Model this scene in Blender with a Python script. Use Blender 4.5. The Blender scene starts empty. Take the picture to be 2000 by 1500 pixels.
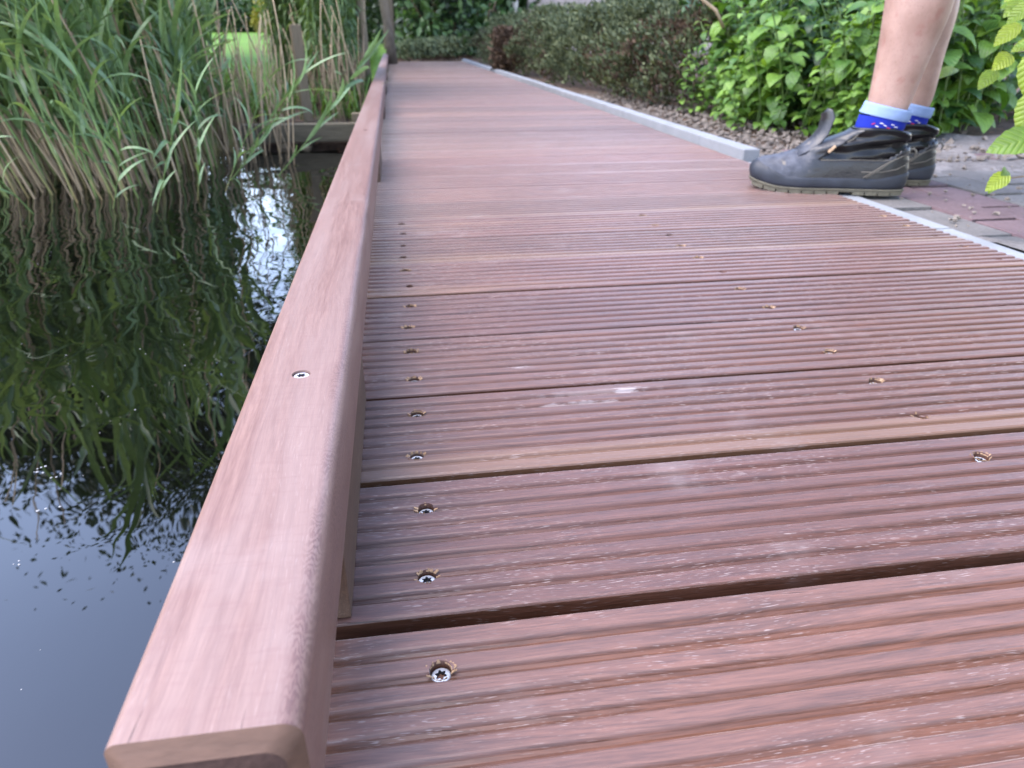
import bpy, bmesh, math, random
import numpy as np
from mathutils import Vector, Matrix, noise as mnoise
R = math.radians
random.seed(7); rng = np.random.default_rng(7)
sc = bpy.context.scene
COL = sc.collection

# ------------------------------------------------------------------ camera
cam_d = bpy.data.cameras.new('camera'); cam = bpy.data.objects.new('camera', cam_d); COL.objects.link(cam)
CAM_H, PITCH, YAW = 0.30, 26.07, 8.71
cam.location = (0, 0, CAM_H); cam.rotation_euler = (R(90 - PITCH), 0, R(-YAW))
cam_d.sensor_width = 36; cam_d.sensor_fit = 'HORIZONTAL'; cam_d.lens = 25.02
cam_d.clip_start = 0.02; cam_d.clip_end = 900
cam_d.dof.use_dof = True; cam_d.dof.focus_distance = 0.47; cam_d.dof.aperture_fstop = 13.0
sc.camera = cam
# ------------------------------------------------------------------ world, sun, exposure
SUN_EL, SUN_AZ = 60, -95          # azimuth measured clockwise from +Y
w = bpy.data.worlds.new('World'); sc.world = w; w.use_nodes = True
nt = w.node_tree; nt.nodes.clear()
sky = nt.nodes.new('ShaderNodeTexSky'); sky.sky_type = 'NISHITA'; sky.sun_disc = False
sky.sun_elevation = R(SUN_EL); sky.sun_rotation = R(SUN_AZ); sky.air_density = 1.0; sky.dust_density = 0.6; sky.ozone_density = 1.0
tint = nt.nodes.new('ShaderNodeMix'); tint.data_type = 'RGBA'; tint.blend_type = 'MULTIPLY'
tint.inputs['Factor'].default_value = 1; tint.inputs['B'].default_value = (1.07, 0.91, 0.86, 1)
bg = nt.nodes.new('ShaderNodeBackground'); bg.inputs['Strength'].default_value = 0.15
wo = nt.nodes.new('ShaderNodeOutputWorld')
nt.links.new(sky.outputs[0], tint.inputs['A']); nt.links.new(tint.outputs['Result'], bg.inputs['Color']); nt.links.new(bg.outputs[0], wo.inputs[0])
sun_d = bpy.data.lights.new('sun', 'SUN'); sun_d.energy = 0.85; sun_d.angle = R(50); sun_d.color = (1, 0.95, 0.92)
sun = bpy.data.objects.new('sun', sun_d); COL.objects.link(sun)
_d = Vector((math.sin(R(SUN_AZ)) * math.cos(R(SUN_EL)), math.cos(R(SUN_AZ)) * math.cos(R(SUN_EL)), math.sin(R(SUN_EL))))
sun.rotation_euler = _d.to_track_quat('Z', 'Y').to_euler()
sc.view_settings.view_transform = 'Standard'; sc.view_settings.look = 'None'; sc.view_settings.gamma = 1
sc.view_settings.use_curve_mapping = False; sc.view_settings.exposure = 2.98
sc.render.engine = 'CYCLES'; sc.cycles.use_denoising = True; sc.cycles.use_adaptive_sampling = False; sc.cycles.sample_clamp_indirect = 4.0; sc.cycles.caustics_reflective = False
sc.cycles.max_bounces = 8; sc.cycles.transparent_max_bounces = 8

# ------------------------------------------------------------------ material helpers
class NB:
    def __init__(s, name):
        s.m = bpy.data.materials.new(name); s.m.use_nodes = True; s.t = s.m.node_tree; s.t.nodes.clear()
        s.out = s.t.nodes.new('ShaderNodeOutputMaterial')
    def put(s, sock, v):
        if hasattr(v, 'links') or isinstance(v, bpy.types.NodeSocket): s.t.links.new(v, sock)
        elif isinstance(v, (tuple, list)) and len(v) == 3 and sock.type == 'RGBA': sock.default_value = (*v, 1)
        else: sock.default_value = v
    def n(s, typ, props=None, **ins):
        nd = s.t.nodes.new('ShaderNode' + typ)
        for k, v in (props or {}).items(): setattr(nd, k, v)
        for k, v in ins.items():
            key = k.replace('_', ' ')
            if key[0] == 'i' and key[1:].isdigit(): s.put(nd.inputs[int(key[1:])], v)
            else: s.put(nd.inputs[key], v)
        return nd
    def obj(s): return s.n('TexCoord').outputs['Object']
    def rnd(s): return s.n('ObjectInfo').outputs['Random']
    def sep(s, v): return s.n('SeparateXYZ', Vector=v).outputs
    def comb(s, x, y, z): return s.n('CombineXYZ', X=x, Y=y, Z=z).outputs[0]
    def mth(s, op, a, b=0.0, c=0.0): return s.n('Math', {'operation': op}, i0=a, i1=b, i2=c).outputs[0]
    def vm(s, op, a, b=(0, 0, 0)): return s.n('VectorMath', {'operation': op}, i0=a, i1=b).outputs[0]
    def noise(s, v, scale, detail=3, rough=.55, dist=0.0): return s.n('TexNoise', Vector=v, Scale=scale, Detail=detail, Roughness=rough, Distortion=dist).outputs[0]
    def ramp(s, f, stops, interp='LINEAR'):
        nd = s.n('ValToRGB', Fac=f); nd.color_ramp.interpolation = interp; e = nd.color_ramp.elements
        while len(e) < len(stops): e.new(.5)
        for el, (p, c) in zip(e, stops): el.position = p; el.color = (*c, 1) if isinstance(c, (tuple, list)) else (c, c, c, 1)
        return nd.outputs[0]
    def mix(s, f, a, b, mode='MIX'):
        nd = s.t.nodes.new('ShaderNodeMix'); nd.data_type = 'RGBA'; nd.blend_type = mode
        s.put(nd.inputs['Factor'], f); s.put(nd.inputs['A'], a); s.put(nd.inputs['B'], b); return nd.outputs['Result']
    def sstep(s, v, a, b): return s.n('MapRange', {'interpolation_type': 'SMOOTHSTEP'}, Value=v, From_Min=a, From_Max=b).outputs[0]
    def bump(s, h, strength=.3, dist=.002, normal=None):
        nd = s.n('Bump', Height=h, Strength=strength, Distance=dist)
        if normal is not None: s.put(nd.inputs['Normal'], normal)
        return nd.outputs[0]
    def pbr(s, color, rough=.6, normal=None, spec=.5, metal=0.0, **kw):
        nd = s.n('BsdfPrincipled', Base_Color=color, Roughness=rough, Metallic=metal)
        nd.inputs['Specular IOR Level'].default_value = spec if not isinstance(spec, bpy.types.NodeSocket) else .5
        for k, v in kw.items(): s.put(nd.inputs[k.replace('_', ' ')], v)
        if normal is not None: s.put(nd.inputs['Normal'], normal)
        s.t.links.new(nd.outputs[0], s.out.inputs[0]); return s.m

def simple(name, col, rough=.6, var=.25, scale=40, bump=.2, spec=.5, metal=0.0, stretch=(1, 1, 1), bd=.002, rnd=.3):
    b = NB(name); v = b.vm('MULTIPLY', b.obj(), stretch); v = b.vm('ADD', v, b.comb(b.mth('MULTIPLY', b.rnd(), 37.), b.mth('MULTIPLY', b.rnd(), 11.), 0.0))
    n1 = b.noise(v, scale, 5); n2 = b.noise(v, scale * .15, 3)
    f = b.mth('ADD', b.mth('MULTIPLY', n1, .6), b.mth('MULTIPLY', n2, .4))
    col = tuple(c * .72 for c in col)
    lo = tuple(c * (1 - var) for c in col); hi = tuple(min(1, c * (1 + var)) for c in col)
    c = b.ramp(f, [(.3, lo), (.7, hi)])
    k = b.mth('ADD', b.mth('MULTIPLY', b.rnd(), rnd), 1 - rnd / 2)
    c = b.mix(1.0, c, b.comb(k, k, k), 'MULTIPLY')
    return b.pbr(c, rough, b.bump(n1, bump, bd), spec, metal)

def leafmat(name, dark, light, rough=.45, trans=.3, spec=.4, vein=0.0, spots=None):
    dark = tuple(q * .60 for q in dark); light = tuple(q * .64 for q in light)
    b = NB(name); r = b.rnd(); g = b.n('NewGeometry').outputs['Random Per Island']
    rr = b.mth('FRACT', b.mth('ADD', b.mth('MULTIPLY', r, 1.0), g))
    c = b.ramp(rr, [(0, dark), (.55, tuple((a + q) / 2 for a, q in zip(dark, light))), (1, light)])
    o = b.obj(); nz = b.noise(o, 60, 3)
    c = b.mix(.5, c, b.mix(1.0, c, b.ramp(nz, [(.3, .55), (.7, 1.35)]), 'MULTIPLY'))
    if spots: c = b.mix(b.sstep(b.noise(o, 25, 4), .62, .72), c, spots)
    nm = b.bump(b.noise(o, 90, 2), .25, .003)
    if vein > 0:
        x, y, z = b.sep(o)
        fr = b.mth('ABSOLUTE', b.mth('SINE', b.mth('MULTIPLY', b.mth('SUBTRACT', x, b.mth('ABSOLUTE', y)), vein)))
        nm = b.bump(fr, .5, .002)
        c = b.mix(b.mth('MULTIPLY', b.sstep(fr, .25, .0), .35), c, tuple(min(1, q * 1.5) for q in light))
    p = b.n('BsdfPrincipled', Base_Color=c, Roughness=rough, Normal=nm); p.inputs['Specular IOR Level'].default_value = spec
    t = b.n('BsdfTranslucent', Color=b.mix(1.0, c, (1.3, 1.25, .55), 'MULTIPLY'), Normal=nm)
    mx = b.n('MixShader', Fac=trans); b.t.links.new(p.outputs[0], mx.inputs[1]); b.t.links.new(t.outputs[0], mx.inputs[2])
    b.t.links.new(mx.outputs[0], b.out.inputs[0]); return b.m

# ------------------------------------------------------------------ mesh helpers
def me_new(name, V, F, mats, smooth=False, mi=None):
    me = bpy.data.meshes.new(name)
    V = np.asarray(V, dtype=np.float32).reshape(-1, 3)
    if isinstance(F, np.ndarray) and F.ndim == 2:
        k = F.shape[1]; n = len(F)
        me.vertices.add(len(V)); me.vertices.foreach_set('co', V.ravel())
        me.loops.add(n * k); me.loops.foreach_set('vertex_index', F.astype(np.int32).ravel())
        me.polygons.add(n); me.polygons.foreach_set('loop_start', np.arange(0, n * k, k, dtype=np.int32))
        me.update(calc_edges=True)
    else:
        me.from_pydata([tuple(map(float, v)) for v in V], [], [tuple(int(i) for i in f) for f in F])
    for m in (mats if isinstance(mats, (list, tuple)) else [mats]): me.materials.append(m)
    if mi is not None: me.polygons.foreach_set('material_index', np.asarray(mi, dtype=np.int32))
    me.polygons.foreach_set('use_smooth', np.full(len(me.polygons), bool(smooth)))
    me.update(); me.validate()
    return me
def ob(name, me, parent=None, M=None):
    o = bpy.data.objects.new(name, me); COL.objects.link(o)
    if parent is not None: o.parent = parent
    if M is not None: o.matrix_basis = M
    return o
def tag(o, label=None, cat=None, group=None, kind=None):
    if label: o['label'] = label
    if cat: o['category'] = cat
    if group: o['group'] = group
    if kind: o['kind'] = kind
    return o
def empty(name, loc=(0, 0, 0), rz=0):
    o = bpy.data.objects.new(name, None); COL.objects.link(o); o.location = loc; o.rotation_euler = (0, 0, rz); o.empty_display_size = .05; return o
def copy_tree(o, parent=None):
    c = o.copy(); COL.objects.link(c); c.parent = parent
    for ch in o.children: copy_tree(ch, c)
    return c
def T(x, y, z): return Matrix.Translation((x, y, z))
def Rz(a): return Matrix.Rotation(a, 4, 'Z')
def Rx(a): return Matrix.Rotation(a, 4, 'X')
def Ry(a): return Matrix.Rotation(a, 4, 'Y')
def S(a): return Matrix.Scale(a, 4)
def xf(V, M):
    A = np.array(M); return np.asarray(V) @ A[:3, :3].T + A[:3, 3]

class MB:      # collects quads/tris
    def __init__(s): s.V = []; s.F = []; s.mi = []; s.n = 0
    def add(s, V, F, M=None, mi=0):
        V = np.asarray(V, float).reshape(-1, 3)
        if M is not None: V = xf(V, M)
        s.V.append(V); s.F.extend([tuple(int(i) + s.n for i in f) for f in F]); s.mi.extend([mi] * len(F)); s.n += len(V); return s
    def me(s, name, mats, smooth=False): 
        return me_new(name, np.concatenate(s.V), s.F, mats, smooth, s.mi)
class QB:      # quads only, numpy, fast
    def __init__(s): s.V = []; s.F = []; s.mi = []; s.n = 0
    def add(s, V, F, M=None, mi=0):
        V = np.asarray(V, float)
        if M is not None: V = xf(V, M)
        s.V.append(V); F = np.asarray(F) + s.n; s.F.append(F); s.mi.append(np.full(len(F), mi)); s.n += len(V)
    def me(s, name, mats, smooth=False): return me_new(name, np.concatenate(s.V), np.concatenate(s.F), mats, smooth, np.concatenate(s.mi))

def box_geo(x0, x1, y0, y1, z0, z1, bev=0.0):
    if bev <= 0:
        V = [(x, y, z) for z in (z0, z1) for y in (y0, y1) for x in (x0, x1)]
        return V, [(0, 2, 3, 1), (4, 5, 7, 6), (0, 1, 5, 4), (2, 6, 7, 3), (0, 4, 6, 2), (1, 3, 7, 5)]
    bm = bmesh.new(); bmesh.ops.create_cube(bm, size=1)
    for v in bm.verts: v.co = ((x0 + x1) / 2 + v.co.x * (x1 - x0), (y0 + y1) / 2 + v.co.y * (y1 - y0), (z0 + z1) / 2 + v.co.z * (z1 - z0))
    bmesh.ops.bevel(bm, geom=bm.edges[:], offset=bev, segments=2, affect='EDGES', profile=.6)
    bm.verts.index_update(); V = [v.co[:] for v in bm.verts]; F = [tuple(v.index for v in f.verts) for f in bm.faces]; bm.free(); return V, F
def tube_geo(pts, rad, n=6, cap=True):
    pts = [Vector(p) for p in pts]; V = []; F = []
    rad = list(rad) if hasattr(rad, '__len__') else [rad] * len(pts)
    ref = Vector((0.31, .95, .05)).normalized()
    for i, p in enumerate(pts):
        t = (pts[min(i + 1, len(pts) - 1)] - pts[max(i - 1, 0)]).normalized()
        a = t.cross(ref); a = a.normalized() if a.length > 1e-4 else t.orthogonal().normalized(); b = t.cross(a)
        for k in range(n):
            q = 2 * math.pi * k / n; V.append(p + (a * math.cos(q) + b * math.sin(q)) * rad[i])
    for i in range(len(pts) - 1):
        for k in range(n): F.append((i * n + k, i * n + (k + 1) % n, (i + 1) * n + (k + 1) % n, (i + 1) * n + k))
    if cap: F.append(tuple(range(n))[::-1]); F.append(tuple(range((len(pts) - 1) * n, len(pts) * n)))
    return [v[:] for v in V], F
def loft_geo(rings, close=True, cap0=False, cap1=False):
    n = len(rings[0]); V = [p for r in rings for p in r]; F = []
    for i in range(len(rings) - 1):
        for k in range(n if close else n - 1): F.append((i * n + k, i * n + (k + 1) % n, (i + 1) * n + (k + 1) % n, (i + 1) * n + k))
    if cap0: F.append(tuple(range(n))[::-1])
    if cap1: F.append(tuple(range((len(rings) - 1) * n, len(rings) * n)))
    return V, F
def leaf_geo(L, W, a0=.6, a1=-.4, fold=.3, n=7, kind='ovate', serr=0.0, twist=0.0):
    # grows along +x from the origin; a0/a1: climb angle at base and tip
    V = []; F = []; x = z = 0.0; cols = 3
    for i in range(n + 1):
        t = i / n; a = a0 + (a1 - a0) * t ** 1.3
        if i: x += L / n * math.cos(a); z += L / n * math.sin(a)
        if kind == 'reed': hw = W * .5 * min(1, .35 + t * 4) * max(0, 1 - t ** 2.2) ** .8
        elif kind == 'heart': hw = W * .5 * (math.sin(math.pi * min(1, (t * .93 + .07)) ** .62) ** .8)
        else: hw = W * .5 * math.sin(math.pi * t ** .75) ** .85 if 0 < t < 1 else 0
        hw = max(hw, .0004)
        if serr and 0 < i < n: hw *= 1 + (serr if i % 2 else -serr)
        nx, nz = -math.sin(a), math.cos(a); tw = twist * t
        for s_ in (-1, 0, 1):
            up = hw * fold * abs(s_) + hw * math.sin(tw) * s_
            V.append((x + nx * up, s_ * hw * math.cos(tw), z + nz * up))
    for i in range(n):
        for k in range(2): F.append((i * 3 + k, i * 3 + k + 1, i * 3 + k + 4, i * 3 + k + 3))
    return np.array(V), np.array(F)

# ================================================================== MATERIALS
def wood_mat(name, lo, hi, sap, grey, ridge=True, along='X', sap_amt=.62, rough=.38, edge=0.0, fleck=.45):
    b = NB(name); o = b.obj(); rd = b.rnd()
    off = b.comb(b.mth('MULTIPLY', rd, 23.7), b.mth('MULTIPLY', rd, 61.3), b.mth('MULTIPLY', rd, 7.1))
    x, y, z = b.sep(o)
    u, v = (x, y) if along == 'X' else (y, x)
    p0 = b.vm('ADD', b.comb(u, v, z), off)
    wob = b.mth('MULTIPLY', b.mth('SUBTRACT', b.noise(b.vm('MULTIPLY', p0, (2.2, 9, 9)), 1, 3), .5), .03)
    p = b.vm('ADD', p0, b.comb(0.0, wob, wob))
    grain = b.noise(b.vm('MULTIPLY', p, (5, 190, 190)), 1, 4, .6)
    fine = b.noise(b.vm('MULTIPLY', p, (60, 1150, 1150)), 1, 3, .6)
    band = b.noise(b.vm('MULTIPLY', p, (.9, 17, 17)), 1, 3)
    mid_ = b.noise(b.vm('MULTIPLY', p, (26, 560, 560)), 1, 3, .6)
    f = b.mth('ADD', b.mth('MULTIPLY', grain, .34), b.mth('ADD', b.mth('MULTIPLY', fine, .30), b.mth('MULTIPLY', mid_, .36)))
    c = b.ramp(f, [(.39, lo), (.5, tuple((a + q) / 2 for a, q in zip(lo, hi))), (.61, hi)])
    if edge: band = b.mth('ADD', band, b.mth('MULTIPLY', b.sstep(b.mth('SUBTRACT', 0.0, v), .028, .062), edge))
    c = b.mix(b.mth('MULTIPLY', b.sstep(band, sap_amt, sap_amt + .14), .65), c, b.mix(grain, tuple(q * .7 for q in sap), sap))
    if ridge:   # rubbed ridge tops also painted with sky sheen, milled grooves with shade
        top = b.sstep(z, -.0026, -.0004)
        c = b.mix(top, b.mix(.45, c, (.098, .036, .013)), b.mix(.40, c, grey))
    else:
        bl = b.noise(b.vm('MULTIPLY', p, (1.4, 22, 22)), 1, 4)
        c = b.mix(b.mth('MULTIPLY', b.sstep(bl, .38, .66), .7), c, grey)
    k = b.mth('ADD', b.mth('MULTIPLY', rd, .42), .79); c = b.mix(1.0, c, b.comb(k, b.mth('MULTIPLY', k, b.mth('ADD', .97, b.mth('MULTIPLY', b.mth('FRACT', b.mth('MULTIPLY', rd, 7.7)), .07))), k), 'MULTIPLY')
    # pale pores: short dashes along the grain
    fl = b.noise(b.vm('MULTIPLY', p, (120, 1700, 1700)), 1, 1, .4)
    area = b.sstep(b.noise(b.vm('MULTIPLY', p, (6, 26, 26)), 1, 2), .40, .62)
    flk = b.mth('MULTIPLY', b.sstep(fl, .64, .72), area)
    c = b.mix(b.mth('MULTIPLY', flk, fleck), c, (.40, .33, .30))
    crack = b.noise(b.vm('MULTIPLY', p, (14, 520, 520)), 1, 2, .5)
    ck = b.sstep(crack, .735, .765)
    c = b.mix(b.mth('MULTIPLY', ck, .75), c, tuple(q * .35 for q in lo))
    smu = b.sstep(b.noise(b.vm('ADD', o, off), 9, 4), .6, .75)
    c = b.mix(b.mth('MULTIPLY', smu, .14), c, (.36, .32, .30))
    rg = b.mth('ADD', rough - .08, b.mth('MULTIPLY', f, .22))
    h = b.mth('SUBTRACT', b.mth('ADD', b.mth('MULTIPLY', fine, .6), b.mth('MULTIPLY', grain, .8)), b.mth('MULTIPLY', ck, 1.2))
    return b, o, p, c, rg, h
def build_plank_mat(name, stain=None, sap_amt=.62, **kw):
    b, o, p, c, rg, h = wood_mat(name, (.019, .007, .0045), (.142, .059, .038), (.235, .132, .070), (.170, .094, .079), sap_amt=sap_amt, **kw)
    if stain:   # dried resin stain round a knot
        for (sx, sy, lx, ly, s_) in stain:
            d = b.n('VectorMath', {'operation': 'LENGTH'}, i0=b.vm('MULTIPLY', b.vm('SUBTRACT', o, (sx, sy, 0.0)), (1 / lx, 1 / ly, 0.0))).outputs['Value']
            d = b.mth('ADD', d, b.mth('MULTIPLY', b.mth('SUBTRACT', b.noise(b.vm('MULTIPLY', o, (70, 420, 10)), 1, 5, .7), .5), 3.2))
            c = b.mix(b.mth('MULTIPLY', b.sstep(d, .9, .25), s_), c, (.46, .42, .41))
    return b.pbr(c, rg, b.bump(h, .35, .0009), .5, Sheen_Weight=.60, Sheen_Roughness=.24, Sheen_Tint=(1, .88, .84, 1))
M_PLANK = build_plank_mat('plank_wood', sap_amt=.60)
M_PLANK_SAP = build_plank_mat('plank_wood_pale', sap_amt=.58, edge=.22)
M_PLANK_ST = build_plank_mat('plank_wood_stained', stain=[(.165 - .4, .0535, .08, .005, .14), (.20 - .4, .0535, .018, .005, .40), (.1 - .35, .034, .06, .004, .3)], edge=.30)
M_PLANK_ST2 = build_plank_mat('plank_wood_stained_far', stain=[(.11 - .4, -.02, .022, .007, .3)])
def build_rail_mat():
    b, o, p, c, rg, h = wood_mat('rail_wood', (.16, .083, .066), (.255, .150, .118), (.28, .19, .15), (.268, .185, .158), ridge=False, along='Y', sap_amt=.66, rough=.40, fleck=.15)
    x, y, z = b.sep(o)
    # lace figure: dark wavy cross-flecks along the right-hand arris
    dn = b.noise(b.vm('MULTIPLY', o, (260, 60, 260)), 1, 3, .6); dn2 = b.noise(b.vm('MULTIPLY', o, (90, 22, 90)), 1, 2)
    ph = b.mth('ADD', b.mth('MULTIPLY', y, 1150.), b.mth('ADD', b.mth('MULTIPLY', dn, 34.), b.mth('MULTIPLY', dn2, 30.)))
    wv = b.mth('ADD', .5, b.mth('MULTIPLY', b.mth('SINE', ph), .5))
    yy = b.mth('ADD', b.mth('MULTIPLY', b.noise(b.vm('MULTIPLY', o, (0, 5, 0)), 1, 3), .020), -.0565)
    d = b.mth('ABSOLUTE', b.mth('SUBTRACT', x, yy))
    msk = b.mth('MULTIPLY', b.sstep(d, .008, .001), b.sstep(b.noise(b.vm('MULTIPLY', o, (60, 14, 60)), 1, 3), .25, .6))
    c = b.mix(b.mth('MULTIPLY', msk, b.mth('ADD', .22, b.mth('MULTIPLY', b.sstep(wv, .35, .75), .55))), c, (.085, .04, .036))
    cur = b.noise(b.vm('MULTIPLY', p, (330, 60, 60)), 1, 2, .5, .6)
    c = b.mix(b.mth('MULTIPLY', b.sstep(cur, .5, .68), .22), c, (.16, .085, .075))
    return b.pbr(c, rg, b.bump(b.mth('ADD', h, b.mth('MULTIPLY', wv, b.mth('MULTIPLY', msk, .2))), .25, .0007), .5)
M_RAIL = build_rail_mat()
M_BLOCK = (lambda r: r[0].pbr(r[3], .6, r[0].bump(r[5], .5, .001), .4))(wood_mat('block_wood', (.034, .016, .011), (.078, .042, .029), (.08, .046, .03), (.062, .037, .028), ridge=False, along='Y'))
M_ENDGRAIN = simple('end_grain', (.07, .038, .03), .8, .35, 260, .4, .3)
M_CHAMFER = simple('sawn_chamfer', (.145, .082, .056), .7, .3, 200, .3, .3, stretch=(.3, 1, 1))
M_RIM = simple('splinter_wood', (.38, .235, .13), .8, .35, 900)
M_METAL = simple('zinc_steel', (.78, .79, .82), .38, .10, 300, .1, .5, .45)
M_METAL_SHADE = simple('steel_recess_shade', (.10, .10, .11), .5, .2, 300, .1, .5, .6)  # darker steel that paints occlusion shade into the screw recess
M_CONC = (lambda b: b.pbr(b.ramp(b.mth('ADD', b.mth('MULTIPLY', b.noise(b.obj(), 420, 4), .55), b.mth('MULTIPLY', b.noise(b.obj(), 12, 4), .45)), [(.3, (.155, .162, .170)), (.7, (.25, .262, .275))]), .85, b.bump(b.noise(b.obj(), 500, 4), .5, .002), .3))(NB('concrete'))
M_BRICK_RED = simple('brick_purple', (.165, .11, .115), .85, .3, 120, .5, .3, bd=.004)
M_BRICK_GREY = simple('brick_grey', (.16, .148, .14), .88, .3, 120, .5, .3, bd=.004)
def sand_mat():
    b = NB('sand'); o = b.obj(); n1 = b.noise(o, 55, 6, .65); n2 = b.noise(o, 7, 4); n3 = b.noise(o, 420, 3)
    c = b.ramp(b.mth('ADD', b.mth('MULTIPLY', n1, .6), b.mth('MULTIPLY', n2, .4)), [(.35, (.09, .08, .073)), (.55, (.19, .172, .162)), (.7, (.275, .252, .238))])
    c = b.mix(b.sstep(b.noise(o, 90, 4, .7), .62, .68), c, (.07, .055, .045))
    return b.pbr(c, .95, b.bump(b.mth('ADD', n1, b.mth('MULTIPLY', n3, .3)), .8, .01), .2)
M_SAND = sand_mat()
def soil_mat():
    b = NB('soil'); o = b.obj(); n1 = b.noise(o, 30, 6, .65); n2 = b.noise(o, 2.2, 4)
    c = b.ramp(b.mth('ADD', b.mth('MULTIPLY', n1, .6), b.mth('MULTIPLY', n2, .4)), [(.32, (.035, .025, .019)), (.55, (.10, .072, .055)), (.72, (.18, .135, .105))])
    c = b.mix(b.sstep(b.noise(o, 45, 3), .62, .7), c, (.22, .11, .06))
    return b.pbr(c, .95, b.bump(n1, .8, .02), .2)
M_SOIL = soil_mat()
M_CLOD = simple('clod', (.25, .212, .18), .95, .4, 60, .5, .2, rnd=.6)
def lawn_mat():
    b = NB('lawn'); o = b.obj(); n1 = b.noise(b.vm('MULTIPLY', o, (60, 25, 1)), 1, 5, .7); n2 = b.noise(o, 1.2, 3)
    c = b.ramp(b.mth('ADD', b.mth('MULTIPLY', n1, .55), b.mth('MULTIPLY', n2, .45)), [(.3, (.055, .125, .013)), (.7, (.125, .235, .03))])
    return b.pbr(c, .8, b.bump(n1, .6, .03), .2)
M_LAWN = lawn_mat()
def water_mat():
    b = NB('pond_water'); o = b.n('NewGeometry').outputs['Position']
    calm = b.sstep(b.sep(o)[1], .7, 2.2)
    a = b.noise(b.vm('MULTIPLY', o, (6, 4.6, 1)), 1, 1.5, .4, .4)
    f = b.noise(b.vm('MULTIPLY', o, (30, 17, 1)), 1, 1, .4, .4)
    l = b.noise(b.vm('MULTIPLY', o, (2.6, 1.6, 1)), 1, 1)
    h = b.mth('ADD', b.mth('MULTIPLY', l, 1.1), b.mth('MULTIPLY', b.mth('ADD', b.mth('MULTIPLY', a, 1.0), b.mth('MULTIPLY', f, .05)), b.mth('ADD', .22, b.mth('MULTIPLY', calm, .78))))
    nd = b.n('BsdfPrincipled', Base_Color=(.0014, .0014, .0012), Roughness=.012, IOR=1.68, Normal=b.bump(h, .20, .035))
    b.t.links.new(nd.outputs[0], b.out.inputs[0]); return b.m
M_WATER = water_mat()
M_OLDWOOD = simple('weathered_wood', (.20, .16, .105), .85, .35, 6, .6, .25, stretch=(14, 14, 1.5), bd=.006)
M_OLDBEAM = simple('mossy_beam', (.145, .125, .085), .9, .4, 6, .6, .25, stretch=(1.5, 14, 14), bd=.006)
M_BARK = simple('bark', (.17, .135, .10), .92, .4, 14, .9, .2, stretch=(4, 4, 1), bd=.02)
M_REEDSTEM = None
def reed_stem_mat():
    b = NB('reed_stem'); o = b.obj(); z = b.sep(o)[2]
    zz = b.mth('ADD', z, b.mth('MULTIPLY', b.rnd(), .25))
    c = b.ramp(zz, [(.04, (.25, .18, .08)), (.14, (.22, .22, .08)), (.28, (.135, .205, .06)), (1, (.085, .17, .045))])
    n = b.noise(b.vm('MULTIPLY', o, (300, 300, 9)), 1, 3)
    c = b.mix(1.0, c, b.ramp(n, [(.3, .65), (.7, 1.3)]), 'MULTIPLY')
    return b.pbr(c, .5, None, .4)
M_REEDSTEM = reed_stem_mat()
M_REEDLEAF = leafmat('reed_leaf', (.12, .225, .09), (.35, .52, .25), .40, .35, .5)
M_DRY = simple('dry_reed', (.46, .345, .215), .75, .35, 5, .2, .3, stretch=(60, 60, 3), rnd=.7)
M_HERB = leafmat('herb_leaf', (.075, .20, .03), (.26, .46, .07), .42, .32, .45, vein=260)
M_HERBSTEM = simple('herb_stem', (.12, .20, .05), .6, .3, 40)
M_NETTLE = leafmat('nettle_leaf', (.020, .075, .018), (.075, .18, .040), .40, .25, .5, vein=230)
M_BEECH = leafmat('hornbeam_leaf', (.14, .27, .03), (.36, .47, .05), .42, .38, .4, vein=330, spots=(.25, .22, .04))
M_HEDGE = leafmat('hedge_sprig', (.045, .072, .038), (.235, .27, .135), .7, .15, .25)
M_HEDGEDEAD = leafmat('dead_sprig', (.06, .038, .027), (.17, .11, .07), .8, .1, .2)
M_TREELEAF = leafmat('tree_leaf', (.018, .048, .012), (.07, .125, .03), .5, .25, .4)
M_BUSHLEAF = leafmat('bush_leaf', (.028, .075, .024), (.13, .25, .075), .45, .25, .45)
M_DARKLEAF = leafmat('evergreen_leaf', (.010, .024, .010), (.035, .075, .03), .5, .15, .4)
M_WILLOW = leafmat('slender_leaf', (.065, .13, .045), (.18, .29, .10), .5, .35, .35)
M_YELLOW = leafmat('yellow_leaf', (.26, .25, .04), (.50, .46, .10), .5, .3, .3)
M_GRASS = leafmat('grass_blade', (.06, .14, .03), (.17, .32, .06), .55, .3, .3)
M_TWIG = simple('twig', (.20, .14, .09), .85, .3, 60)
M_SKIN = None
def skin_mat():
    b = NB('skin'); o = b.obj(); n1 = b.noise(o, 14, 4); n2 = b.noise(o, 160, 4)
    c = b.ramp(n1, [(.3, (.25, .150, .118)), (.7, (.41, .27, .222))])
    c = b.mix(b.mth('MULTIPLY', b.sstep(b.noise(o, 38, 4), .56, .74), .45), c, (.22, .08, .065))
    hair = b.noise(b.vm('MULTIPLY', o, (800, 800, 170)), 1, 2, .5, .4)
    c = b.mix(b.mth('MULTIPLY', b.sstep(hair, .60, .70), .5), c, (.16, .09, .06))
    return b.pbr(c, .5, b.bump(n2, .25, .001), .4, Subsurface_Weight=.08, Subsurface_Radius=(.01, .004, .002))
M_SKIN = skin_mat()
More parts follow.
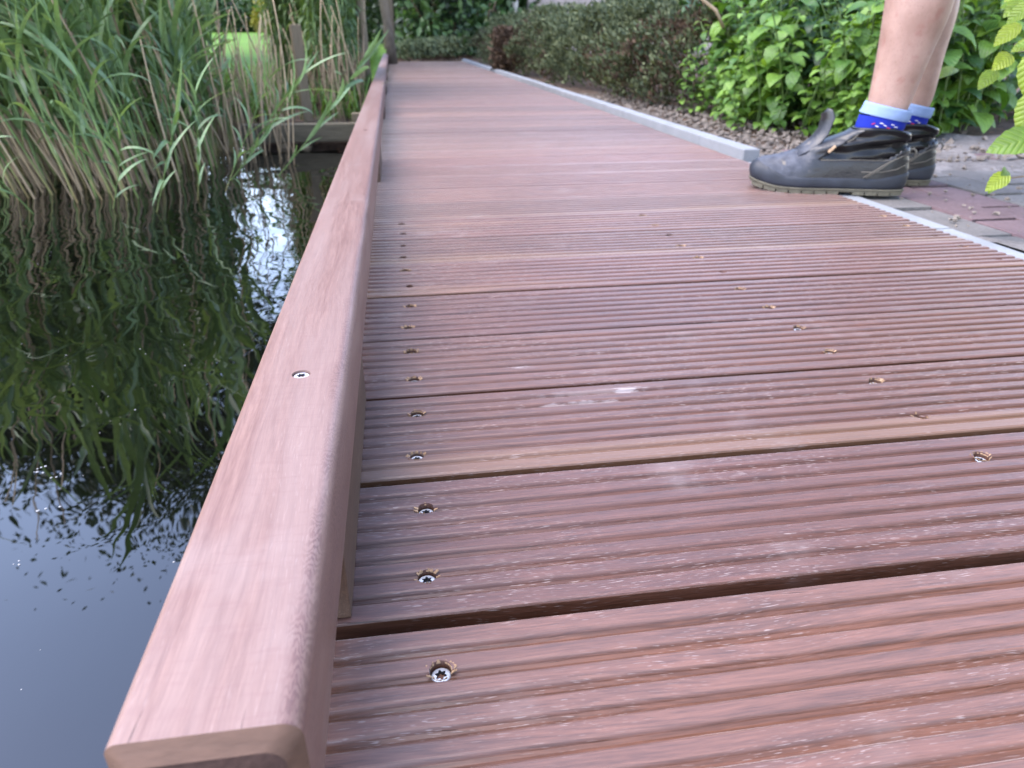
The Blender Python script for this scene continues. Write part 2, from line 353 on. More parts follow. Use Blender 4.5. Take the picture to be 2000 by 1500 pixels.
def boot_leather():
    b = NB('dusty_leather'); o = b.obj(); x, y, z = b.sep(o); n1 = b.noise(o, 22, 5, .6); n2 = b.noise(o, 240, 3); n3 = b.noise(o, 60, 4)
    dm = b.sstep(b.mth('ADD', b.mth('MULTIPLY', b.sstep(x, .14, .27), .55), b.mth('MULTIPLY', n1, .65)), .50, .92)
    c = b.mix(dm, (.012, .012, .014), b.ramp(n3, [(.3, (.016, .020, .032)), (.7, (.066, .072, .092))]))
    c = b.mix(b.mth('MULTIPLY', b.sstep(b.noise(o, 42, 3), .58, .68), b.mth('MULTIPLY', dm, .6)), c, (.20, .165, .12))
    return b.pbr(c, b.mth('ADD', .36, b.mth('MULTIPLY', dm, .35)), b.bump(b.mth('ADD', n3, b.mth('MULTIPLY', n2, .5)), .4, .002), .5)
M_LEATHER = boot_leather()
M_LEATHER_BLK = simple('black_leather', (.006, .006, .007), .27, .3, 120, .3, .35, rnd=0, bd=.001)
M_RUBBER = simple('grey_rubber', (.022, .026, .037), .55, .6, 22, .3, .4, rnd=0)
M_SOLE = simple('tan_sole', (.135, .122, .088), .75, .35, 60, .3, .3, rnd=0)
M_PIPING = simple('stitching', (.17, .155, .13), .7, .2, 200, .1, .3)
M_TAG = simple('pale_tag', (.62, .42, .26), .7, .3, 200, .1, .3)
M_SOCK_BLUE = simple('sock_blue', (.018, .035, .36), .9, .2, 700, .4, .15, rnd=0, bd=.001)
M_SOCK_LIGHT = simple('sock_light', (.27, .37, .60), .9, .12, 700, .4, .15, rnd=0, bd=.001)
M_SOCK_WHITE = simple('sock_white', (.70, .66, .72), .9, .1, 500, .2, .1)
M_SOCK_RED = simple('sock_red', (.55, .05, .10), .9, .1, 500, .2, .1)
M_SHORTS = simple('shorts_cloth', (.045, .05, .06), .9, .25, 300)
M_SHIRT = simple('shirt_cloth', (.10, .11, .14), .9, .2, 300)
M_HAIR = simple('hair', (.05, .035, .02), .7, .3, 300)
M_WALL = simple('pale_brick_wall', (.43, .37, .34), .9, .12, 30)
M_MORTAR = simple('mortar', (.33, .30, .28), .95, .15, 30)
M_WHITE = simple('white_plastic', (.80, .80, .80), .4, .05, 30, .05)
M_ROOF = simple('purple_roof', (.27, .17, .20), .8, .2, 10)
M_GLASS = simple('window_pane', (.22, .30, .38), .08, .1, 3, 0.0)
M_FLUFF = simple('fluff', (.30, .30, .30), .9, .1, 300)
M_STONE = simple('far_stone', (.45, .42, .40), .9, .2, 30)

# ================================================================== GROUND, WATER
WZ = -0.15
def ground_h(x, y):
    # pond to the left of x=.93, far shore at y~3.5 beside the boardwalk and further back behind the reeds
    shore = 3.56 if x > -.62 else 4.9 + .3 * math.sin(x * 1.3)
    water = x < .925 and y < shore and x > -16 and y > -14 and not (y > 3.5 and x > .925)
    if water: return -.62
    if x >= .925:
        z = -.035
        if y > 2.3: z += .012 * mnoise.noise((x * 6, y * 6, 0)) + .03 * min(1, max(0, (x - 1.1)))
        if y < 1.72: z = -.075
        return z
    z = -.055 + .02 * mnoise.noise((x * 2, y * 2, 3))
    if x < .93 and x > -.2 and y < 10.2 and y > 3.5: z = -.17
    return z
def lawn_z(y): return -.02 + .021 * max(0, y - 6)
gx = sorted(set([-260, -120, -60, -30, -20, -16.05, -15.95, -12, -8, -6] + list(np.round(np.arange(-5, -.7, .3), 3)) + [-.635, -.605] + list(np.arange(-.5, .9, .2).round(3)) + [.915, .93] + list(np.arange(.98, 3, .06).round(3)) + [3.5, 4, 5, 7, 10, 16, 30, 60, 120, 260]))
gy = sorted(set([-200, -80, -30, -14.05, -13.95, -8, -4, -2, -1, 0, .5, 1, 1.5, 1.70, 1.74] + list(np.arange(1.8, 3.5, .06).round(3)) + [3.545, 3.575] + list(np.arange(3.7, 6, .1).round(3)) + list(np.arange(6, 14, .35).round(3)) + [16, 20, 30, 50, 90, 160, 320]))
V = [(x, y, ground_h(x, y) + (max(0, y - 12) * .004 if y > 12 else 0)) for y in gy for x in gx]; nx_ = len(gx)
F = np.array([(j * nx_ + i, j * nx_ + i + 1, (j + 1) * nx_ + i + 1, (j + 1) * nx_ + i) for j in range(len(gy) - 1) for i in range(nx_ - 1)])
tag(ob('ground', me_new('ground', V, F, M_SOIL, False)), kind='structure')
V, F = [(-15.97, -13.97, WZ), (.92, -13.97, WZ), (.92, 5.4, WZ), (-15.97, 5.4, WZ)], [(0, 1, 2, 3)]
tag(ob('water', me_new('water', V, F, M_WATER)), kind='structure')
# lawn beyond the pond and the reeds
lx = [-80, -40, -20, -12, -8, -5, -3, -2, -1, -.6, -.3, -.08]; ly = [5.45, 6, 6.6, 7.2, 8, 9, 10, 12, 15, 20, 26, 34, 60]
V = [(x, y, lawn_z(y) + (0 if j else -.06)) for j, y in enumerate(ly) for x in lx]
F = np.array([(j * 12 + i, j * 12 + i + 1, (j + 1) * 12 + i + 1, (j + 1) * 12 + i) for j in range(len(ly) - 1) for i in range(11)])
tag(ob('lawn', me_new('lawn', V, F, M_LAWN, True)), kind='structure')

# ================================================================== BOARDWALK
PX0, PX1, PT = -.112, .912, .028
def plank_geo(width, nseg, jit, seed):
    prof = []; nr = 8; rp = width / nr; gw = .0078; gd = .0032; hw = width / 2
    prof += [(-hw, -PT + .002), (-hw, -.0022), (-hw + .0007, -.0008), (-hw + .0022, 0)]
    for i in range(1, nr):
        c = -hw + i * rp
        prof += [(c - gw / 2 - .0008, 0), (c - gw / 2 + .0003, -.0006), (c - gw * .27, -gd * .82), (c, -gd), (c + gw * .27, -gd * .82), (c + gw / 2 - .0003, -.0006), (c + gw / 2 + .0008, 0)]
    prof += [(hw - .0022, 0), (hw - .0007, -.0008), (hw, -.0022), (hw, -PT + .002), (hw - .002, -PT), (-hw + .002, -PT)]
    prof = prof[::-1]
    rr = random.Random(seed); rings = []
    L = PX1 - PX0
    for s_ in range(nseg + 1):
        x = PX0 + L * s_ / nseg - .4; ring = []
        for k, (y, z) in enumerate(prof):
            j = jit if 0 < s_ < nseg else 0
            yy = y + j * (.00022 * mnoise.noise((x * 14, k * .37, seed)) + .0004 * mnoise.noise((x * 4, 0, seed)))
            zz = z + (j * .0003 * mnoise.noise((x * 22, k * .8, seed + 9)) if z > -PT + .003 else 0) + (j * .0005 * mnoise.noise((x * 5, (k // 7) * 3.1, seed + 4)) if -.006 < z < -.002 and abs(y) < hw - .003 else 0)
            ring.append((x, yy, zz))
        rings.append(ring)
    V, F = loft_geo(rings, True, True, True)
    return V, F
walk = tag(empty('boardwalk', (.4, 5, 0)), 'reddish brown hardwood boardwalk of grooved planks running along the pond', 'boardwalk')
# gap centres: measured for the near boards, then regular
PITCH_Y = .1427
gaps = [.309, .455, .596, .737, .884, 1.027, 1.167]
while gaps[-1] < 10.1: gaps.append(gaps[-1] + PITCH_Y)
gaps = [gaps[0] - PITCH_Y * k for k in range(9, 0, -1)] + gaps
gapw = {}
_fix = {.309: .0105, .455: .0085, .596: .0075, .737: .0065, .884: .007, 1.027: .0025, 1.167: .006}
for g in gaps: gapw[g] = _fix.get(round(g, 3), random.choice([.002, .003, .005, .006]))
def screw_geo():
    m = MB(); n = 24; ro, rc = .0053, .0047
    star = [(.0031 if k % 4 == 0 else (.0019 if k % 4 == 2 else .0025)) for k in range(n)]
    ring = lambda r, z: [((r[k] if hasattr(r, '__len__') else r) * math.cos(2 * math.pi * k / n), (r[k] if hasattr(r, '__len__') else r) * math.sin(2 * math.pi * k / n), z) for k in range(n)]
    V, F = loft_geo([ring(ro * .6, -.004), ring(ro, -.0005), ring(rc, 0), ring([a * 1.12 for a in star], .00025)], True); m.add(V, F)
    V, F = loft_geo([ring([a * 1.12 for a in star], .00025), ring(star, -.0002), ring([a * .9 for a in star], -.0022)], True, False, True); m.add(V, F, None, 1)
    return m.me('screw', [M_METAL, M_METAL_SHADE], False)
ME_SCREW = screw_geo()
def rim_me(seed):
    rr = random.Random(seed); m = MB()
    for k in range(26):
        if rr.random() < .45: continue
        a = 2 * math.pi * (k + rr.random() * .8) / 26; r0 = .0058; r1 = r0 + rr.uniform(.0003, .0013); da = rr.uniform(.10, .22); h = rr.uniform(.0001, .0009)
        st = 1.25 if abs(math.cos(a)) > .7 else .9
        P = [(r0 * math.cos(a - da), r0 * math.sin(a - da), -.0012), (r0 * math.cos(a + da), r0 * math.sin(a + da), -.0012), (r1 * st * math.cos(a + da * .4), r1 * math.sin(a + da * .4), h), (r1 * st * math.cos(a - da * .4), r1 * math.sin(a - da * .4), h * .8)]
        P2 = [(x, y, z - .0007) for x, y, z in P]
        m.add(P + P2, [(0, 1, 2, 3), (7, 6, 5, 4), (0, 4, 5, 1), (1, 5, 6, 2), (2, 6, 7, 3), (3, 7, 4, 0)])
    return m.me('frayed_rim', M_RIM)
RIMS = [rim_me(k) for k in range(6)]
SCREW_X = (0.0, .439, .879)
dg_objs = []
far_plank = None
cyl_V, cyl_F = loft_geo([[(.0061 * math.cos(2 * math.pi * k / 20), .0061 * math.sin(2 * math.pi * k / 20), z) for k in range(20)] for z in (-.0062, .01)], True, True, True)
for i in range(len(gaps) - 1):
    g0, g1 = gaps[i], gaps[i + 1]; y0 = g0 + gapw[g0] / 2; y1 = g1 - gapw[g1] / 2; yc = (y0 + y1) / 2
    near = yc > -.2 and yc < 2.4
    dz = random.uniform(-.0012, .0004) if yc > .1 else 0
    if abs(yc - .38) < .05: dz = .0006
    M = T(.4, yc, dz) @ Rz(random.uniform(-.0012, .0012)) @ Rx(random.uniform(-.004, .004))
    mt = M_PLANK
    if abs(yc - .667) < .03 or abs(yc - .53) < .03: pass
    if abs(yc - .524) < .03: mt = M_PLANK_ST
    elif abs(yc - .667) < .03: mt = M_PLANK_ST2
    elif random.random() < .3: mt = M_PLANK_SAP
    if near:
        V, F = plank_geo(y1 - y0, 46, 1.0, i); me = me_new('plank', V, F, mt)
        screws = [(sx, sy) for sx in SCREW_X for sy in (yc - (g1 - g0) * .25, yc + (g1 - g0) * .25)] if yc < 1.27 else []
        if screws:
            tmp = bpy.data.objects.new('tmp_plank', me); COL.objects.link(tmp)
            c = MB()
            sl = []
            for (sx, sy) in screws:
                if sy < -.05: continue
                lx = sx - .4 + random.uniform(-.004, .004); lyy = sy - yc + random.uniform(-.0025, .0025); sl.append((lx, lyy)); c.add(cyl_V, cyl_F, T(lx, lyy, 0))
            if sl:
                ct = bpy.data.objects.new('tmp_cut', c.me('cut', mt)); COL.objects.link(ct)
                md = tmp.modifiers.new('b', 'BOOLEAN'); md.operation = 'DIFFERENCE'; md.object = ct; md.solver = 'EXACT'
                bpy.context.view_layer.update()
                me2 = bpy.data.meshes.new_from_object(tmp.evaluated_get(bpy.context.evaluated_depsgraph_get()))
                if len(me2.polygons) > 500: me2.name = 'plank'; me = me2
                bpy.data.objects.remove(ct)
            bpy.data.objects.remove(tmp)
        else: sl = []
        p = ob('plank', me, None, M)
        for k, (lx, lyy) in enumerate(sl):
            # two screws near the middle line are drilled shallower / lean a little
            ob('screw', ME_SCREW, p, T(lx, lyy, (-.0050 if yc < .3 else -.0044) + random.uniform(-.0004, .001)) @ Rz(random.random() * 6) @ Rx(random.uniform(-.08, .08)))
            if yc < .9 or random.random() < .5: ob('frayed_rim', RIMS[(i * 5 + k) % 6], p, T(lx, lyy, 0) @ Rz(random.choice([0, math.pi])))
    else:
        if far_plank is None:
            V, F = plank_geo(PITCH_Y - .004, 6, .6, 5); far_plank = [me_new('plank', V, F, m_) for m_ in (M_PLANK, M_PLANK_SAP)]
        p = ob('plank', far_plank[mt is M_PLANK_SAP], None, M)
    p.parent = walk; p.matrix_basis = Matrix.Translation((-.4, -5, 0)) @ M
y_end = gaps[-1]
for sx in SCREW_X:
    V, F = box_geo(sx - .03, sx + .03, -1, y_end - .01, -.155, -.0305, .002); ob('joist', me_new('joist', V, F, M_BLOCK), walk, T(-.4, -5, 0))
for yy in np.arange(-.6, 3.4, 1.37):
    for sx in (-.02, .8):
        V, F = tube_geo([(0, 0, -.7), (0, 0, -.156)], .05, 14); ob('pile', me_new('pile', V, F, M_OLDWOOD, True), walk, T(sx - .4, yy - 5, 0))

# ---------------- edge rail on spacer blocks
rail = tag(empty('edge_rail', (0, 0, 0)), 'low sanded hardwood edge rail with rounded arrises screwed along the boardwalk above the water', 'edge rail')
RX0, RX1, RZ0, RZ1, RY0, RY1 = -.1045, -.0435, .047, .1, .1625, 10.15
def rail_rings():
    def prof(ins):
        P = []; 
        def arc(cx, cz, r, a0, a1, n=7):
            for k in range(n): a = a0 + (a1 - a0) * k / (n - 1); P.append((cx + r * math.cos(a), cz + r * math.sin(a)))
        r1, r2, r3 = .0072, .0045, .003
        x0, x1, z0, z1 = RX0 + ins, RX1 - ins, RZ0 + ins, RZ1 - ins
        arc(x1 - r1, z1 - r1, r1, 0, math.pi / 2); arc(x0 + r2, z1 - r2, r2, math.pi / 2, math.pi); arc(x0 + r3, z0 + r3, r3, math.pi, 1.5 * math.pi, 4); arc(x1 - r3, z0 + r3, r3, 1.5 * math.pi, 2 * math.pi, 4)
        return P
    rings = []; n = 160
    ys = [(RY0, .0055), (RY0 + .0001, .0054), (RY0 + .0055, .0001), (RY0 + .0056, 0)] + [(RY0 + .0056 + (RY1 - RY0 - .008) * (k / n) ** 1.7, 0) for k in range(1, n)] + [(RY1 - .004, 0), (RY1, .004)]
    for y, ins in ys:
        rings.append([(x + .0006 * mnoise.noise((0, y * 3, 2)) * 0 + .0003 * mnoise.noise((x * 40, y * 9, 5)), y, z + .0003 * mnoise.noise((x * 60, y * 7, 1))) for x, z in prof(ins)])
    return rings
V, F = loft_geo(rail_rings(), True, True, True); me = me_new('rail_beam', V, F, M_RAIL, True)
try: me.set_sharp_from_angle(angle=R(38))
except Exception: pass
tmp = bpy.data.objects.new('t', me); COL.objects.link(tmp)
rs = [.44 + 1.37 * k for k in range(8) if .44 + 1.37 * k < 10]
c = MB()
for y in rs: c.add(cyl_V, cyl_F, T(-.073, y, RZ1 + .0035))
ct = bpy.data.objects.new('c', c.me('cut', M_RAIL)); COL.objects.link(ct)
md = tmp.modifiers.new('b', 'BOOLEAN'); md.operation = 'DIFFERENCE'; md.object = ct; md.solver = 'EXACT'
bpy.context.view_layer.update()
me2 = bpy.data.meshes.new_from_object(tmp.evaluated_get(bpy.context.evaluated_depsgraph_get()))
bpy.data.objects.remove(ct); bpy.data.objects.remove(tmp)
if len(me2.polygons) < 1000: me2 = me
me2.materials.append(M_ENDGRAIN); me2.materials.append(M_CHAMFER)
for p_ in me2.polygons:
    if p_.normal.y < -.9 and p_.center.y < RY0 + .01: p_.material_index = len(me2.materials) - 2
    elif p_.normal.y < -.4 and p_.center.y < RY0 + .01: p_.material_index = len(me2.materials) - 1
me2.name = 'rail_beam'; ob('rail_beam', me2, rail)
V, F = box_geo(-.0535, .0535, -.1385, .1385, -.0225, .0225, .0015)
BL = me_new('spacer_block', [(x * .55, y, z) for x, y, z in V], F, M_BLOCK)
for k, y in enumerate(rs):
    ob('screw', ME_SCREW, rail, T(-.073, y, RZ1 - .0013) @ Rz(k * 1.3))
    ob('spacer_block', BL, rail, T(-.0735, y + .0155, .0237))

# ---------------- kerb (raised far part, flush near part) and paving
kerb = tag(empty('kerb', (.94, 3, 0)), 'pale grey concrete kerb edging the boardwalk on the soil side', 'kerb', kind='structure')
def kstone(y0, y1, z1, x0=.916, x1=.963):
    V, F = box_geo(x0, x1, y0, y1, -.14, z1, .0035); ob('kerb_stone', me_new('kerb_stone', V, F, M_CONC), kerb, T(-.94 + random.uniform(-.001, .001), -3, random.uniform(-.001, .001)))
y = 1.872; first = True
while y < 10.3:
    L_ = .31 if first else .82; first = False; kstone(y, min(y + L_, 10.35) - .003, .026); y += L_
for (a, b_) in ((-1.2, -.2), (-.2, .62), (.62, 1.12), (1.12, 1.865)): kstone(a, b_ - .003, -.004, .9145, .957)
pav = tag(empty('brick_paving', (1.2, 1.2, 0)), kind='structure')
rr = random.Random(3); brick_me = {}
for c_ in range(8):
    x0 = .961 + c_ * .1; y = .25 + (c_ % 2) * .105
    while y < 1.95:
        if c_ in (1, 2): m_ = M_BRICK_RED if .9 < y < 1.6 or rr.random() < .5 else M_BRICK_GREY
        elif c_ == 0: m_ = M_BRICK_GREY
        else: m_ = M_BRICK_GREY if rr.random() < .65 else M_BRICK_RED
        key = (m_.name, rr.randrange(3))
        if key not in brick_me:
            V, F = box_geo(-.048, .048, -.1015, .1015, -.06, 0, .004); V = [(x + rr.uniform(-.001, .001), yy + rr.uniform(-.001, .001), z + rr.uniform(-.0008, .0008)) for x, yy, z in V]; brick_me[key] = me_new('brick', V, F, m_)
        ob('brick', brick_me[key], pav, T(x0 + .05 - 1.2, y + .105 - 1.2, -.012 + rr.uniform(-.0035, .002)) @ Rz(rr.uniform(-.012, .012)) @ Rx(rr.uniform(-.008, .008))); y += .21
# sand swept over the paving
def sand_sheet():
    xs = np.linspace(.962, 3.2, 76); ys = np.linspace(.3, 2.5, 90); V = []; F = []
    for yv in ys:
        for xv in xs:
            n = mnoise.noise((xv * 7, yv * 7, 1)) + .5 * mnoise.noise((xv * 19, yv * 19, 4))
            z = -.034 + .030 * min(1, max(0, (yv - 1.40 - .10 * (xv < 1.25)) / .3)) + .014 * n * (1 if yv > 1.4 else .5)
            if xv < 1.06 and yv < 1.13: z = max(z, -.022 + .016 * (1 - (xv - .96) / .1) + .010 * n + .01 * min(1, (1.13 - yv) / .1))
            if xv > 1.34 and yv > 1.2: z = max(z, -.02 + .01 * n)
            z = z if yv > 1.9 or xv < .97 else min(z, .0)
            bound = 1.80 + .5 * min(1, max(0, (xv - 1.25) / .45)) + .06 * mnoise.noise((xv * 5, 0, 7))
            z -= .10 * min(1, max(0, (yv - bound) / .12))
            V.append((xv, yv, z - .004))
    nn = len(xs)
    F = np.array([(j * nn + i, j * nn + i + 1, (j + 1) * nn + i + 1, (j + 1) * nn + i) for j in range(len(ys) - 1) for i in range(nn - 1)])
    return tag(ob('sand', me_new('sand', V, F, M_SAND, True)), kind='structure')
sand_sheet()
# clods and pebbles on the soil strip behind the kerb
def clods(name, n, region, smin, smax, mat):
    base = bmesh.new(); bmesh.ops.create_icosphere(base, subdivisions=1, radius=1); BV = np.array([v.co[:] for v in base.verts]); BF = np.array([[v.index for v in f.verts] for f in base.faces]); base.free()
    q = QB()
    for k in range(n):
        x, y, z = region(); s_ = smin + (smax - smin) * random.random() ** 2.5
        Vv = BV * (1 + .35 * rng.standard_normal((len(BV), 1))) * np.array([1, random.uniform(.6, 1.3), random.uniform(.5, .9)]) * s_
        q.add(Vv, BF, T(x, y, z + s_ * .25) @ Rz(random.random() * 6))
    return tag(ob(name, q.me(name, mat, False)), kind='stuff')
def reg_soil():
    y = 1.80 + 2.8 * random.random() ** 1.6; x = .975 + abs(random.gauss(0, .30)); return x, y, -.030 + .03 * min(1, max(0, (x - 1.0) * 1.5))
clods('soil_clods', 4200, reg_soil, .003, .0135, M_CLOD)
def reg_sand(): return random.uniform(.98, 2.2), random.uniform(1.0, 2.4), -.008
clods('sand_grit', 500, reg_sand, .0015, .006, M_CLOD)

# ================================================================== OLD BANK BEAM, POSTS
beam = tag(empty('bank_beam', (-.3, 3.45, -.05)), 'dark mossy timber beam holding the bank beside the boardwalk', 'beam')
V, F = box_geo(-.38, .62, -.035, .035, -.075, 0, .004); ob('timber', me_new('timber', V, F, M_OLDBEAM), beam)
for xx in (-.2, -.105, .13, .4):
    V, F = tube_geo([(xx, -.005, -.6), (xx, -.005, -.0765)], .024, 10); ob('pile', me_new('pile', V, F, M_OLDWOOD, True), beam)
V, F = box_geo(.10, .16, .045, .1, -.3, .035, .004); ob('stump', me_new('stump', V, F, M_OLDWOOD), beam)
V, F = box_geo(-.022, .022, -.022, .022, -.5, .40, .004)
post = tag(ob('square_post', me_new('square_post', V, F, M_OLDWOOD), None, T(-.405, 3.6, -.055) @ Ry(-.02) @ Rz(.3)), 'short square weathered post standing in the dry reeds at the bank', 'post')
V, F = tube_geo([(0, 0, -.2), (-.01, 0, .3), (-.012, 0, .7), (-.035, 0, 1.3)], [.033, .031, .03, .026], 12)
tag(ob('round_stake', me_new('round_stake', V, F, M_OLDWOOD, True), None, T(-.165, 5.09, -.05)), 'tall round wooden stake leaning left near the rail', 'stake')

# ================================================================== REEDS
leaf_L = [leaf_geo(.34, .023, 1.2, .55, .35, 9, 'reed', twist=.5), leaf_geo(.28, .025, 1.15, -.15, .3, 9, 'reed', twist=-.4), leaf_geo(.38, .024, 1.25, .5, .4, 9, 'reed', twist=.8), leaf_geo(.30, .022, 1.05, -.6, .3, 9, 'reed', twist=.3), leaf_geo(.26, .026, 1.3, .9, .45, 8, 'reed'), leaf_geo(.33, .021, .95, .2, .3, 9, 'reed', twist=-.9)]
LEAF_ME = [me_new('leaf', V, F, M_REEDLEAF, True) for V, F in leaf_L]
def reed_plan(seed, H):
    r = random.Random(seed); cx, cy = r.uniform(-.08, .08), r.uniform(-.08, .08)
    pt = lambda z: Vector((cx * (z / H) ** 2, cy * (z / H) ** 2, z))
    pts = [pt(H * k / 9) for k in range(10)]; pts[0].z = -.25
    leaves = []; n = r.randint(10, 13); a = r.random() * 6
    for k in range(n):
        z = .15 + (H * .97 - .15) * (k / (n - 1)) ** .9; a += math.pi + r.uniform(-.5, .5)
        idx = r.choice([0, 1, 2, 3, 5]) if k < n - 2 else r.choice([2, 4])
        leaves.append((idx, T(*pt(z)) @ Rz(a) @ Ry(r.uniform(-.25, .15)) @ S(r.uniform(.7, 1.2) * (.7 if k < 2 else 1))))
    return pts, leaves
def reed_proto(seed, H):
    pts, leaves = reed_plan(seed, H); root = empty('reed')
    V, F = tube_geo(pts, [.0037 - .0020 * k / 9 for k in range(10)], 6); ob('stem', me_new('stem', V, F, M_REEDSTEM, True), root)
    for idx, M in leaves: ob('leaf', LEAF_ME[idx], root, M)
    return root
def reed_joined(seed, H, q=None, M0=None):
    pts, leaves = reed_plan(seed, H); V, F = tube_geo(pts, [.0037 - .0020 * k / 9 for k in range(10)], 5, False); own = q is None
    q = q or QB(); M0 = M0 or Matrix.Identity(4)
    q.add(np.array(V), np.array(F), M0, 0)
    for idx, M in leaves: q.add(leaf_L[idx][0], leaf_L[idx][1], M0 @ M, 1)
    return q.me('reed', [M_REEDSTEM, M_REEDLEAF], True) if own else None
G_REED = 'green reeds growing in the pond'; L_REED = 'green reed with long narrow leaves standing in the pond'
protos = []
for k in range(7):
    p = reed_proto(100 + k, random.uniform(.72, 1.05)); tag(p, L_REED, 'reed', G_REED); protos.append(p)
joined = [reed_joined(200 + k, random.uniform(.8, 1.15)) for k in range(6)]
def front_y(x):
    if x < -.80: return 2.36 + .05 * math.sin(x * 9) + max(0, -1.0 - x) * .05
    return 2.36 + (x + .80) * -4.2 * -1
def reed_spot(band, open_=True):
    for _ in range(200):
        y = 2.3 + band[0] + (band[1] - band[0]) * random.random() ** 1.1; x = random.uniform(-.78 - (y - .3) * .40 + .10, -.50) if band[1] < 3 else random.uniform(-3.4, -.55)
        f = front_y(x)
        if open_ and x > -.2126 * y + .02 + abs(random.gauss(0, .03)) * (y < 2.9): continue
        if y > f and y < 5.2 and x > -.42 * y - .65: return x, y
    return -1, 3
def lean_for(x, y):
    k = min(1, max(0, (-.55 - x) / .6))
    return Ry(-(.05 + .22 * k + random.gauss(0, .07))) @ Rx(random.gauss(.0, .07))
used = set()
spots_front = sorted([reed_spot((0, 1.1)) for _ in range(150)], key=lambda q: q[1])
for i, (x, y) in enumerate(spots_front):
    o = protos[i % 7] if i < 7 else copy_tree(protos[i % 7])
    o.matrix_basis = T(x, y, WZ) @ lean_for(x, y) @ Rz(random.random() * 6.3) @ S(random.uniform(.72, 1.05))
for i in range(150):
    x, y = reed_spot((.5, 2.7)); o = ob('reed', joined[i % 6], None, T(x, y, WZ) @ lean_for(x, y) @ Rz(random.random() * 6.3) @ S(random.uniform(.8, 1.05)))
    tag(o, L_REED, 'reed', G_REED)
q = QB()
for i in range(260):
    x, y = reed_spot((.9, 2.9)); reed_joined(300 + i % 9, 1.0, q, T(x, y, WZ) @ lean_for(x, y) @ Rz(random.random() * 6.3) @ S(random.uniform(.8, 1.05)))
for i in range(160):
    x, y = random.uniform(-5.5, -2.2), random.uniform(2.9, 5.0); reed_joined(300 + i % 9, 1.0, q, T(x, y, WZ) @ lean_for(x, y) @ Rz(random.random() * 6.3) @ S(random.uniform(.8, 1.05)))
tag(ob('reed_bed', q.me('reed_bed', [M_REEDSTEM, M_REEDLEAF], True)), kind='stuff')
# dry stalks of last year
def dry_me(seed, L):
    r = random.Random(seed); q = MB(); a, b_ = r.uniform(-.12, .12), r.uniform(-.05, .05)
    pts = [(a * (t ** 2) * L, b_ * t * t * L, L * t - (.25 if t == 0 else 0)) for t in (0, .2, .4, .6, .8, 1)]
    V, F = tube_geo(pts, [.0038, .0037, .0035, .0032, .0027, .002], 6); q.add(V, F)
    return q.me('dry_stalk', M_DRY, True)
DRY = [dry_me(k, .45 + .11 * k) for k in range(8)]
G_DRY = 'dry stalks among the reeds'; L_DRY = 'dry straw coloured reed stalk standing among the green reeds in the pond'
for i in range(110):
    x, y = reed_spot((0, 1.7)); k = min(1, max(0, (-.55 - x) / .6))
    tag(ob('dry_stalk', DRY[random.randrange(8)], None, T(x, y, WZ) @ Ry(-(.04 + .28 * k + random.gauss(0, .09))) @ Rx(random.gauss(0, .08)) @ Rz(random.random() * 6)), L_DRY, 'reed stalk', G_DRY)
for i in range(60):
    y = random.uniform(2.95, 4.6); x = -y * math.tan(R(random.uniform(7.6, 13.0)))
    if abs(x + .405) < .05 and abs(y - 3.6) < .1: continue
    tag(ob('dry_stalk', DRY[random.randrange(3)], None, T(x, y, WZ) @ Ry(random.gauss(-.02, .12)) @ Rx(random.gauss(0, .1)) @ Rz(random.random() * 6) @ S(random.uniform(.6, 1.0))), 'short dry stalk in the thin gap between the reeds and the square post', 'reed stalk', 'short dry stalks left of the square post')
q = QB()
V, F = tube_geo([(0, 0, -.25), (.01, 0, .1), (.03, .01, .28)], [.0034, .0032, .0024], 5, False); V = np.array(V); F = np.array(F)
for i in range(300):
    x, y = reed_spot((0, 2.2), False); k = min(1, max(0, (-.55 - x) / .6)); q.add(V, F, T(x, y, WZ) @ Ry(-(.04 + .25 * k + random.gauss(0, .1))) @ Rx(random.gauss(0, .1)) @ Rz(random.random() * 6) @ S(random.uniform(.5, 1.2)))
tag(ob('reed_stubble', q.me('reed_stubble', M_DRY, True)), kind='stuff')
# a few reeds that hang low over the open water
G_LOW = 'bent reeds hanging low over the open water'
for (x, y, lean, fx, az, s_, lb) in ((-.84, 2.24, .55, .5, .5, .46, 'small young reed drooping over open water, leftmost of the low bent ones but one'), (-.70, 2.17, .5, .5, 2.2, .46, 'young bent reed with wide leaves spread flat over the open water, middle one'),
                                 (-.62, 2.32, .3, .3, 1.2, .46, 'young reed bending right over the water, second from the right of the low ones'), (-.57, 2.45, .5, .2, 4.2, .42, 'rightmost of the small reeds bending low over the water in front of the bed'),
                                 (-1.02, 2.20, -.25, .5, 3.0, .58, 'leftmost small reed arching low over the water at the left edge')):
    o = copy_tree(protos[random.randrange(7)]); o.matrix_basis = T(x, y, WZ - .02) @ Ry(lean) @ Rx(fx) @ Rz(az) @ S(s_); o['label'] = lb; o['group'] = G_LOW
for (x, y, lean, fx, az, s_) in ((-.60, 2.66, .78, .15, 1.0, .62), (-.45, 2.72, .80, .1, 3.0, .58), (-.62, 2.95, .62, .0, 5.0, .55)):
    o = copy_tree(protos[random.randrange(7)]); o.matrix_basis = T(x, y, WZ - .02) @ Ry(lean) @ Rx(fx) @ Rz(az) @ S(s_); o['label'] = {-.60: 'green reed slanting right across the dark water, leftmost of three before the beam', -.45: 'green reed slanting right, nearest the rail of three before the timber beam', -.62: 'green reed slanting right behind the other two before the timber beam'}[x]; o['group'] = 'slanting reeds before the timber beam'

